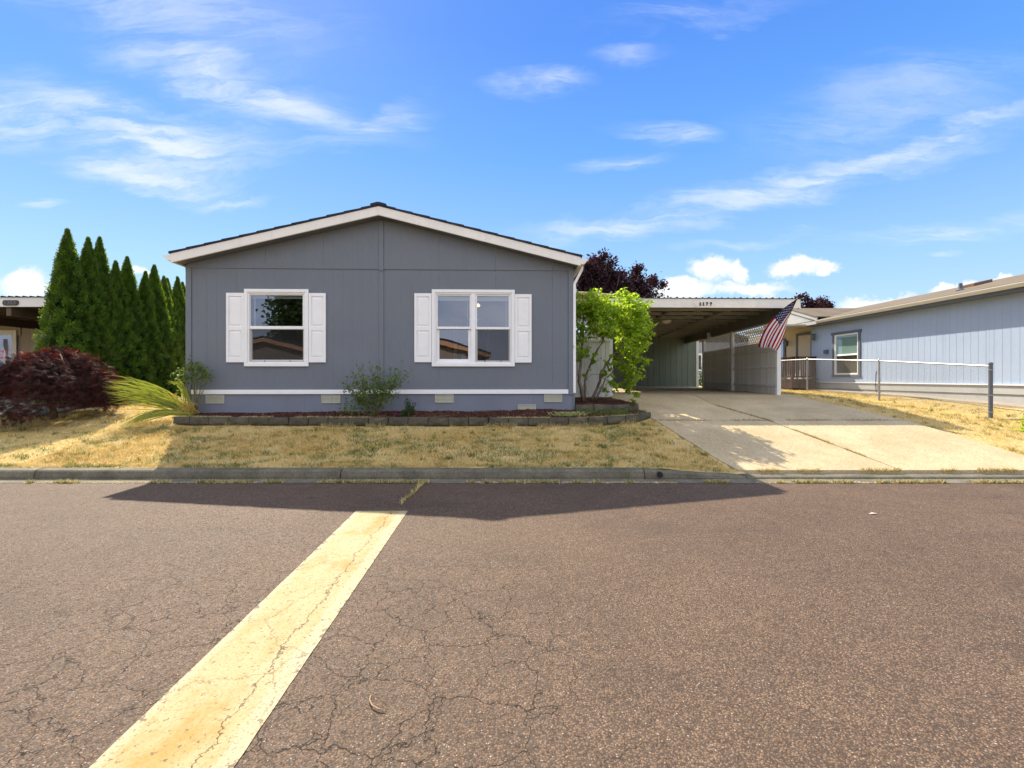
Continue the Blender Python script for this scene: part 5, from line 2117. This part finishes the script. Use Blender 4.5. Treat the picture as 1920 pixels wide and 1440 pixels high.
T_ = np.concatenate(T_)
A = rng.normal(size=C.shape) * [1, 1, .6] + [0, -.1, -.55]
V, Ft = leaf_geom(C, A, rng.uniform(.06, .115, len(C)), .50, .10)
np_mesh('foliage', V, Ft, M_LIME, shrub, {'tint': np.repeat(T_, 4)})


def fan_bush(name, label, cat, base, ends, nleaf, mat, lsize, r=.008, spread=.05, lo=.45, stems=True, up=.2, tint=(.4, .25), group=None):
    base = Vector(base)
    t = thing(name, label, cat, base, group=group)
    mb = MB()
    Cs = []
    for e in ends:
        e = Vector(e) - base
        mid = e * .5 + Vector((0, 0, e.length * .10)) + Vector(rng.normal(0, .03, 3))
        b0 = Vector((rng.normal(0, .03), rng.normal(0, .03), 0))
        path = [b0.lerp(mid, k / 4) * 1.0 for k in range(4)] + [mid.lerp(e, k / 4) for k in range(5)]
        mb.tube(path, [r * (1 - .07 * k) for k in range(len(path))], 5)
        ts = rng.uniform(lo, 1.03, nleaf)
        pts_ = np.array([np.array(path[min(int(q * 8), 8)]) * 1 for q in ts])
        Cs.append(pts_ + rng.normal(0, spread, pts_.shape))
    if stems:
        mb.build('stem', M_STEM, t, smooth=True)
    C = np.concatenate(Cs)
    A = rng.normal(size=C.shape) + [0, 0, up]
    V, Ft = leaf_geom(C, A, rng.uniform(.7, 1.3, len(C)) * lsize, .6, .08)
    np_mesh('foliage', V, Ft, mat, t, {'tint': np.repeat(np.clip(rng.normal(tint[0], tint[1], len(C)), 0, 1), 4)})
    return t


def zr(x, y, Y):   # pixel in the 9.6x crop of the rose bush
    return at(600 + x / 9.6, 670 + y / 9.6, Y)


ends = [zr(a, b, 9.25 + .16 * math.sin(i * 2.1)) for i, (a, b) in enumerate(
    [(340, 400), (420, 520), (690, 130), (560, 230), (620, 420), (740, 330), (780, 460), (930, 170), (1040, 140), (1100, 220), (1000, 380), (1120, 420), (1080, 560), (1290, 200), (1250, 330), (1390, 300), (1480, 200), (1600, 260), (1530, 380),
     (400, 900), (340, 960), (480, 780), (560, 650), (700, 600), (880, 620), (1220, 600), (1380, 640), (1350, 420), (650, 720), (960, 500)])]
fan_bush('rose_bush', 'sparse leafy rose bush in front of the wall between the two windows', 'rose bush', (at(703, 778, 9.3)[0], 9.3, .70), ends, 52, M_ROSE, .058, .007, .052, .42, tint=(.42, .24))


def zc(x, y, Y):   # 8x crop of the corner
    return at(180 + x / 8, 660 + y / 8, Y)


ends = [zc(a, b, 9.3 + .08 * math.sin(i * 1.7)) for i, (a, b) in enumerate([(1400, 80), (1440, 130), (1480, 180), (1540, 150), (1600, 220), (1680, 270), (1700, 300), (1620, 310), (1300, 270), (1250, 290), (1330, 330), (1220, 380), (1420, 260), (1500, 260)])]
fan_bush('corner_rose', 'thin stemmed rose sapling at the left corner of the grey house', 'rose bush', (at(366, 770, 9.3)[0], 9.3, .72), ends, 34, M_ROSE, .062, .008, .05, .84, tint=(.38, .22))
ends = [zr(a, b, 9.3 + .05 * math.sin(i)) for i, (a, b) in enumerate([(1530, 860), (1560, 780), (1620, 820), (1700, 790), (1540, 940), (1600, 900), (1680, 900), (1480, 1000), (1650, 980), (1560, 720), (1720, 960), (1420, 1030), (1500, 1020)])]
fan_bush('small_bush', 'small dark green bush beside the rose bush', 'bush', (at(767, 782, 9.3)[0], 9.3, .69), ends, 44, M_DARKLEAF, .036, .004, .028, .35, tint=(.4, .2))
# one purple bloom on the mulch
pf = thing('purple_flower', 'small purple flower on the mulch right of the rose bush', 'flower', (at(741, 783, 9.15)[0], 9.15, .70))
M_PETAL = leaf_mat('purple_petal', ((.20, .03, .10), (.35, .07, .20), (.4, .2, .3)), (.4, .08, .2), .5, .3)
n = 46
g = unit(rng.normal(size=(n, 3)))
V, Ft = leaf_geom(np.tile([[0, 0, .05]], (n, 1)) + g * .012, g, rng.uniform(.03, .05, n), .8, .1)
np_mesh('petal_cluster', V, Ft, M_PETAL, pf, {'tint': np.repeat(rng.random(n), 4)})
MB().tube([(0, 0, -.02), (0, 0, .05)], .005, 5).build('stem', M_STEM, pf)


# ------------------------------------------------------------------ sword leaved clumps
def sword(mbV, mbF, mbT, pts_, w, tint0, tint1):
    o = len(mbV)
    n = len(pts_)
    for i, p in enumerate(pts_):
        d = pts_[min(i + 1, n - 1)] - pts_[max(i - 1, 0)]
        sd = d.cross(Vector((rng.normal(0, .05), -1, .35)))
        if sd.length < 1e-5:
            sd = Vector((0, 0, 1))
        sd.normalize()
        f = i / (n - 1)
        ww = w * (.55 + .9 * f if f < .4 else .95 * (1 - ((f - .4) / .6) ** 1.7)) + .0008
        mbV += [tuple(p - sd * ww / 2), tuple(p + sd * ww / 2)]
        tt = tint0 + (tint1 - tint0) * f
        mbT += [tt, tt]
    for i in range(n - 1):
        a = o + 2 * i
        mbF.append((a, a + 1, a + 3, a + 2))


iris = thing('sword_leaf_clump', 'yellow green sword leaved clump flopped over the lawn at the house corner', 'plant', (-6.55, 9.25, .72))
iv, if_, it_ = [], [], []
org = Vector((-6.55, 9.25, .72))


def iris_leaf(x1, y1, Yd, mx, my, w, t0, t1, b=None):
    e = Vector(zc(x1, y1, Yd)) - org
    m = Vector(zc(mx, my, (Yd + 9.25) / 2)) - org
    s = (b or Vector((rng.normal(-.05, .07), rng.normal(0, .05), rng.uniform(-.02, .08))))
    pts_ = []
    for k in range(9):
        f = k / 8
        p = s * (1 - f) ** 2 + m * 2 * f * (1 - f) + e * f * f
        pts_.append(p)
    sword(iv, if_, it_, pts_, w, t0, t1)


for i in range(95):      # upper sweep of long leaves
    f = rng.random()
    ex, ey = rng.uniform(30, 620), 0
    ey = 375 + f * 440 + rng.normal(0, 22)
    ex = rng.uniform(30, 420) + 140 * abs(f - .45)
    mx = 880 + rng.normal(0, 130)
    my = 500 + f * 290 + rng.normal(0, 75) - 60
    iris_leaf(ex, ey, rng.uniform(8.9, 9.6), mx, my, rng.uniform(.010, .022), rng.uniform(.1, 1.0), rng.choice([.0, .15, .4, .85]))
for i in range(62):       # lower sweep lying on the grass
    f = rng.random()
    ex = 290 + rng.random() * 560
    ey = 1000 + (560 - (ex - 290)) * .30 * rng.uniform(.6, 1.05) + 20
    iris_leaf(ex, ey, rng.uniform(8.68, 8.85), 820 + rng.normal(0, 70), 830 + rng.normal(0, 45), rng.uniform(.012, .024), rng.uniform(.4, 1.0), rng.choice([.0, .2, .5, .9]))
for i in range(40):       # dry straw coloured leaves nearest the wall
    iris_leaf(rng.uniform(900, 1250), rng.uniform(600, 850), 9.3, 1200 + rng.normal(0, 60), 660 + rng.normal(0, 70), rng.uniform(.012, .024), 1.0, rng.uniform(.88, 1.0))
for i in range(12):       # a few leaves arching up
    iris_leaf(rng.uniform(1040, 1260), rng.uniform(410, 500), 9.3, 1330 + rng.normal(0, 20), 380 + rng.normal(0, 30), .022, .6, rng.uniform(.5, 1.0))
for i in range(60):       # thatch at the base
    iris_leaf(rng.uniform(1150, 1560), rng.uniform(760, 950), rng.uniform(9.05, 9.3), 1400 + rng.normal(0, 60), 750 + rng.normal(0, 50), .010, 1.0, 1.0)
np_mesh('foliage', iv, if_, M_IRIS, iris, {'tint': it_})

vt = thing('variegated_tuft', 'small variegated grass tuft at the right corner of the grey house', 'plant', (1.13, 9.2, .72))
iv, if_, it_ = [], [], []
for i in range(150):
    a = rng.uniform(0, 2 * math.pi)
    l = rng.uniform(.08, .20)
    b = Vector((rng.normal(0, .15), rng.normal(0, .05), 0))
    d = Vector((math.cos(a), math.sin(a) * .5, 0))
    pts_ = [b + d * l * f * .9 + Vector((0, 0, l * (1.0 * f - .55 * f * f))) for f in (0, .25, .5, .75, 1)]
    sword(iv, if_, it_, pts_, .011, rng.random() * .8, rng.random())
np_mesh('foliage', iv, if_, M_VARI, vt, {'tint': it_})

# leafy plant just at the right edge of the view
ep = fan_bush('edge_bush', 'light green leafy bush on the dry grass beyond the fence end post', 'bush', (10.45, 9.1, zf(10.45, 9.1)),
              [(10.45 + dx, 9.1 + dy, zf(10.45, 9.1) + dz) for dx, dy, dz in ((-.25, 0, .3), (-.2, -.1, .12), (-.1, 0, .4), (.1, 0, .42), (.25, .1, .3), (-.28, .1, .05), (0, -.2, .2), (.2, -.15, .15))],
              30, M_LIME, .07, .006, .05, .3, tint=(.5, .3))


# ------------------------------------------------------------------ arborvitae row
def arborvitae_mesh(H, Rr, nspray, seed):
    r = np.random.default_rng(seed)
    t = r.random(nspray) ** .85
    a = r.uniform(0, 2 * np.pi, nspray)
    prof = np.clip(1 - t, 0, 1) ** .92 * np.clip(t / .05 + .75, 0, 1)
    lump = 1 + .10 * np.sin(a * 4 + 9 * t + seed) + .11 * np.sin(a * 8 - 33 * t + seed * 2) + .10 * np.sin(a * 5 + 52 * t + seed)
    rad = Rr * prof * lump * (1 - .22 * r.random(nspray) ** 2) + .015
    top = t > .96
    C = np.stack([rad * np.cos(a), rad * np.sin(a), t * H * (1 - .0)], 1)
    out = np.stack([np.cos(a), np.sin(a), np.zeros(nspray)], 1)
    A = out * r.uniform(.3, .9, (nspray, 1)) + [0, 0, 1.0] + r.normal(0, .38, (nspray, 3))
    sz = r.uniform(.06, .17, nspray) * np.clip((1 - t) * 3.2 + .32, .32, 1)
    # three fingered flattened spray
    A = unit(A)
    B = unit(np.cross(A, out + r.normal(0, .35, out.shape)))
    V = np.empty((nspray, 7, 3))
    s = sz[:, None]
    V[:, 0] = C
    V[:, 1] = C + (A * .9 + B * .18) * s
    V[:, 2] = C + (A * 1.05) * s
    V[:, 3] = C + (A * .55 + B * .50) * s
    V[:, 4] = C + (A * .70 + B * .32) * s
    V[:, 5] = C + (A * .50 - B * .52) * s
    V[:, 6] = C + (A * .70 - B * .30) * s
    i = np.arange(nspray)[:, None] * 7
    Ft = np.concatenate([i + [[0, 1, 2]], i + [[0, 3, 4]], i + [[0, 6, 5]]])
    tint = np.clip(r.normal(.30, .16, nspray) + 1.5 * (lump - 1), 0, 1)  # hollows between lumps darker, bulges lighter: shading painted into the sprays
    return V.reshape(-1, 3), Ft, np.repeat(tint, 7)


def arb(name, H, Rr, seed):
    V, Ft, tt = arborvitae_mesh(H, Rr, 7600, seed)
    t = empty(name)
    np_mesh('crown', V, Ft, M_ARB, t, {'tint': tt})
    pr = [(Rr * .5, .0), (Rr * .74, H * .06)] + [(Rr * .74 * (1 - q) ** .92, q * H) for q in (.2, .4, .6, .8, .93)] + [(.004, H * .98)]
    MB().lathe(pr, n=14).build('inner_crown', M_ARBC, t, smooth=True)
    MB().tube([(0, 0, -.15), (0, 0, .5)], .06, 7).build('trunk', M_BARK, t)
    return t


ARB = [(128, 432, 11.75, .66), (158, 446, 12.25, .58), (181, 446, 12.7, .60), (212, 490, 13.2, .56), (239, 483, 13.75, .62), (264, 510, 14.3, .55),
       (288, 497, 14.9, .64), (306, 519, 15.6, .55), (317, 524, 16.2, .56), (332, 520, 16.9, .60), (347, 531, 17.6, .60)]
ALAB = ['tallest arborvitae nearest the street, left end of the row', 'second arborvitae from the street, merged with its taller neighbour', 'slim arborvitae third from the street with sunlit right flank',
        'shorter arborvitae fourth from the street in the row', 'pointed arborvitae fifth from the street in the row', 'sixth arborvitae from the street, mostly hidden behind a pointed one',
        'broad arborvitae seventh from the street in the row', 'eighth arborvitae from the street, narrow tip between neighbours', 'ninth arborvitae from the street, small tip only', 'tenth arborvitae from the street, near the house corner',
        'last visible arborvitae of the row, touching the house corner']
protos = [arb('arborvitae', 4.4, .64, s) for s in (1, 2, 3)]
for i, (px, py, Yd, rr) in enumerate(ARB):
    x, y, ztop = at(px, py, Yd)
    o = protos[i] if i < 3 else copy_tree(protos[i % 3])
    zb = zf(x, y)
    o.location = (x, y, zb)
    k = (ztop + .02 - zb) / 4.4
    o.scale = (rr / .64 * 1.03, rr / .64 * 1.03, k)
    o.rotation_euler = (rng.normal(0, .012), rng.normal(0, .018), 1.3 * i)
    tag(o, ALAB[i], 'arborvitae', 'arborvitae row beside the grey house')


# ------------------------------------------------------------------ burgundy laceleaf maple
def maple():
    mx, my = -9.58, 9.45
    mz = zf(mx, my)
    t = thing('burgundy_maple', 'mounded burgundy laceleaf maple at the left edge of the dry lawn', 'tree', (mx, my, mz))
    t.scale = (.80, .86, .83)
    mb = MB()
    top = Vector((0, .1, 1.05))
    tw = [Vector((.05, 0, -.1)), Vector((-.03, .02, .35)), Vector((.06, .05, .7)), top]
    MB().tube(tw, [.09, .075, .06, .05], 8).build('trunk', M_BARK, t, smooth=True)
    for k in range(16):
        a = k * 2 * math.pi / 16 + rng.normal(0, .15)
        rr = rng.uniform(.75, 1.0)
        p = [top * .8, Vector((math.cos(a) * rr * .45, math.sin(a) * rr * .4, 1.40 + rng.normal(0, .08))), Vector((math.cos(a) * rr * .85, math.sin(a) * rr * .75, 1.10)), Vector((math.cos(a) * rr * 1.05, math.sin(a) * rr * .9, .62))]
        mb.tube(jitter_path(p, .015, 2), [.028, .025, .02, .016, .012, .009, .006], 5)
    mb.build('branch', M_BARK, t, smooth=True)
    # layered weeping foliage
    n = 9500
    a = rng.uniform(0, 2 * np.pi, n)
    e = rng.random(n) ** .8
    layer = np.round(e * 7) / 7 + rng.normal(0, .035, n)
    th = np.clip(layer, 0, 1.05) * 1.62
    R0 = (1.46 + .12 * np.sin(a * 5) + .09 * np.sin(a * 11 + 2)) * (1 - .28 * rng.random(n) ** 2.2)
    C = np.stack([np.sin(th) * np.cos(a) * R0, np.sin(th) * np.sin(a) * R0 * .82, .42 + np.cos(th) * 1.18 * (1 + .07 * np.sin(a * 4 + 1)) * (R0 / 1.46)], 1)
    skirt = rng.random(n) < .30
    C[:, 2] -= np.where(skirt, rng.uniform(0, .45, n), 0)
    front = (C[:, 0] > -.75) & (C[:, 0] < .95) & (C[:, 1] < .1) & (rng.random(n) < .45)
    C[:, 2] = np.where(front & (C[:, 2] < .75), C[:, 2] * rng.uniform(.12, 1, n), C[:, 2])
    C[:, 2] = np.where((C[:, 0] < -.35) & (C[:, 2] < .62), .60 + rng.uniform(0, .3, n), C[:, 2])
    C[:, 2] = np.where((C[:, 0] > .75) & (C[:, 2] < .35), .35 + rng.uniform(0, .3, n), C[:, 2])
    outv = unit(C * [1, 1, .25])
    A = outv * .9 + [0, 0, -.75] + rng.normal(0, .35, C.shape)
    # finely cut leaf: five narrow fingers
    A = unit(A)
    B = unit(np.cross(A, outv + rng.normal(0, .5, C.shape)))
    s = rng.uniform(.09, .17, n)[:, None]
    V = np.empty((n, 11, 3))
    V[:, 0] = C
    for j, (la, lb) in enumerate(((.75, .62), (.95, .30), (1.1, 0), (.95, -.30), (.75, -.62))):
        tip = C + (A * la + B * lb) * s
        ax = unit(tip - C)
        bx = unit(np.cross(ax, np.cross(A, B)))
        V[:, 1 + 2 * j] = C + (tip - C) * .45 + bx * s * .10
        V[:, 2 + 2 * j] = tip
    i = np.arange(n)[:, None] * 11
    Ft = np.concatenate([i + [[0, 1 + 2 * j, 2 + 2 * j]] for j in range(5)])
    tint = np.clip(rng.normal(.34, .22, n) + .5 * (vnoise(a * 3, e * 9, .8, 71) - .5), 0, 1)
    np_mesh('crown', V.reshape(-1, 3), Ft, M_MAPLE, t, {'tint': np.repeat(tint, 11)})
    # a few fresh red shoots over the top
    n = 110
    a = rng.uniform(0, 2 * np.pi, n)
    C = np.stack([rng.uniform(-1.4, .2, n), rng.normal(0, .35, n), 1.5 + rng.uniform(0, .35, n) ** 1.3], 1)
    V, Ft = leaf_geom(C, rng.normal(size=C.shape) * [1, 1, .4], rng.uniform(.06, .13, n), .25, .05)
    rs = np_mesh('red_shoots', V, Ft, leaf_mat('red_shoot', ((.2, .02, .02), (.35, .05, .04), (.4, .2, .05)), (.6, .06, .05), .5, .5), t, {'tint': np.repeat(rng.random(n), 4)})

    tag(rs, kind='stuff')


maple()


# ------------------------------------------------------------------ purple leaved trees behind the carport, evergreen across the street
def leafy_tree(name, label, base, blobs_, nleaf, mat, ls, trunk_r=.12, yr=.8, cat='tree'):
    base = Vector(base)
    t = thing(name, label, cat, base)
    ctr = Vector(np.mean([b[:3] for b in blobs_], 0)) - base
    fork = Vector((ctr.x * .3, ctr.y * .3, ctr.z * .45))
    MB().tube([Vector((0, 0, -.2)), fork * .5 + Vector((.05, 0, 0)), fork], [trunk_r, trunk_r * .85, trunk_r * .7], 9).build('trunk', M_BARK, t, smooth=True)
    C, T_ = [], []
    tot = sum(b[3] * b[4] for b in blobs_)
    for (x, y, z, rx, rz) in blobs_:
        c = Vector((x, y, z)) - base
        for q in range(4):
            e = c + Vector((rng.normal(0, rx * .5), rng.normal(0, rx * .4), rng.uniform(0, rz * .9)))
            MB().tube(jitter_path([fork, fork.lerp(c, .6), e], .06, 3), [trunk_r * .45 * (1 - .14 * k) for k in range(7)], 5, ).build('limb', M_BARK, t, smooth=True)
        n = int(nleaf * rx * rz / tot)
        # clumps inside the blob
        nc = max(5, int(26 * rx * rz))
        g = unit(rng.normal(size=(nc, 3))) * rng.uniform(.35, 1, (nc, 1))
        cc = np.array(c) + g * [rx, rx * yr, rz]
        w = rng.integers(0, nc, n)
        C.append(cc[w] + rng.normal(0, .17 * max(rx, .5) ** .5, (n, 3)))
        T_.append(np.clip(rng.normal(.4, .22, n) + (cc[w][:, 2] - c.z) / rz * .08, 0, 1))
    C = np.concatenate(C)
    T_ = np.concatenate(T_)
    A = rng.normal(size=C.shape) + [0, 0, .25]
    V, Ft = leaf_geom(C, A, rng.uniform(.7, 1.3, len(C)) * ls, .6, .1)
    np_mesh('crown', V, Ft, mat, t, {'tint': np.repeat(T_, 4)})
    return t


def bl(px, py, rx, ry, Y, dy=0):
    x, y, z = at(px, py, Y + dy)
    return (x, y, z, rx * Y / F, ry * Y / F)


leafy_tree('plum_tree', 'dark purple leaved plum tree rising behind the left end of the carport', (at(1140, 700, 23)[0], 23, .9),
           [bl(1112, 520, 34, 34, 23), (bl(1132, 500, 24, 24, 23)), bl(1150, 530, 40, 32, 23, .3), bl(1100, 548, 34, 26, 23), bl(1195, 522, 18, 20, 23, -.3), bl(1205, 545, 26, 20, 23), bl(1226, 530, 18, 14, 23, .3), bl(1160, 560, 70, 22, 23), bl(1090, 525, 24, 24, 23)],
           15000, M_PLUM, .15, .16)
leafy_tree('plum_tree', 'thin purple leaved tree peeking over the blue house roof right of the flag', (at(1522, 700, 30)[0], 30, .9),
           [bl(1515, 573, 20, 12, 30), bl(1540, 570, 16, 10, 30, .4), bl(1500, 565, 14, 10, 30), bl(1556, 578, 12, 8, 30), bl(1525, 585, 34, 10, 30)],
           2600, M_PLUM, .17, .10)
leafy_tree('evergreen_tree', 'large dark evergreen across the street mirrored in the left window', (-17.0, -23, .1),
           [(-16.8, -23, 4.0, 3.4, 2.6), (-17.0, -23, 7.0, 3.3, 2.6), (-16.6, -23, 9.8, 3.0, 2.6), (-16.8, -23, 12.6, 2.5, 2.4)], 20000, M_DARKLEAF, .34, .25)
leafy_tree('garden_tree', 'rounded green tree across the street mirrored in the right window', (4.6, -20, .1),
           [(4.6, -20, 3.4, 1.8, 1.7), (5.3, -20, 4.4, 1.3, 1.2)], 5000, M_DARKLEAF, .28, .18)
# hedge glimpsed by the distant house
hd = leafy_tree('hedge_bush', 'green bush below the distant house window, seen past the shed', (12.0, 26, 1.0), [(11.3, 26, 1.7, .75, .75), (12.1, 26, 1.6, .75, .7)], 2400, M_DARKLEAF, .14, .05, cat='bush')

# ------------------------------------------------------------------ small litter on the road
tw = thing('curved_twig', 'pale curved twig lying on the road beside the yellow stripe', 'twig', (at(708, 1322, 2.08)[0], 2.08, .004))
pts_ = [Vector((-.045, .045, .006)), Vector((-.042, .015, .008)), Vector((-.020, -.020, .008)), Vector((.012, -.042, .007)), Vector((.05, -.048, .006))]
MB().tube(pts_, [.0025, .0035, .004, .0035, .002], 6).build('stalk', surf('dry_twig', (.36, .25, .14), .8, .2, .1), tw, smooth=True)
lf = MB()
x, y, _ = at(1637, 964, 4.98)
lf.add([(-.06, -.01, .004), (-.01, -.02, .010), (.05, .0, .006), (0, .018, .014)], [(0, 1, 3), (1, 2, 3)])
o = lf.build('dry_leaf', surf('pale_leaf', (.50, .44, .36), .8, .2, .05), None, fix=False)
o.location = (x, y, .002)
tag(o, 'pale dry leaf lying alone on the road right of the shadow', 'leaf')
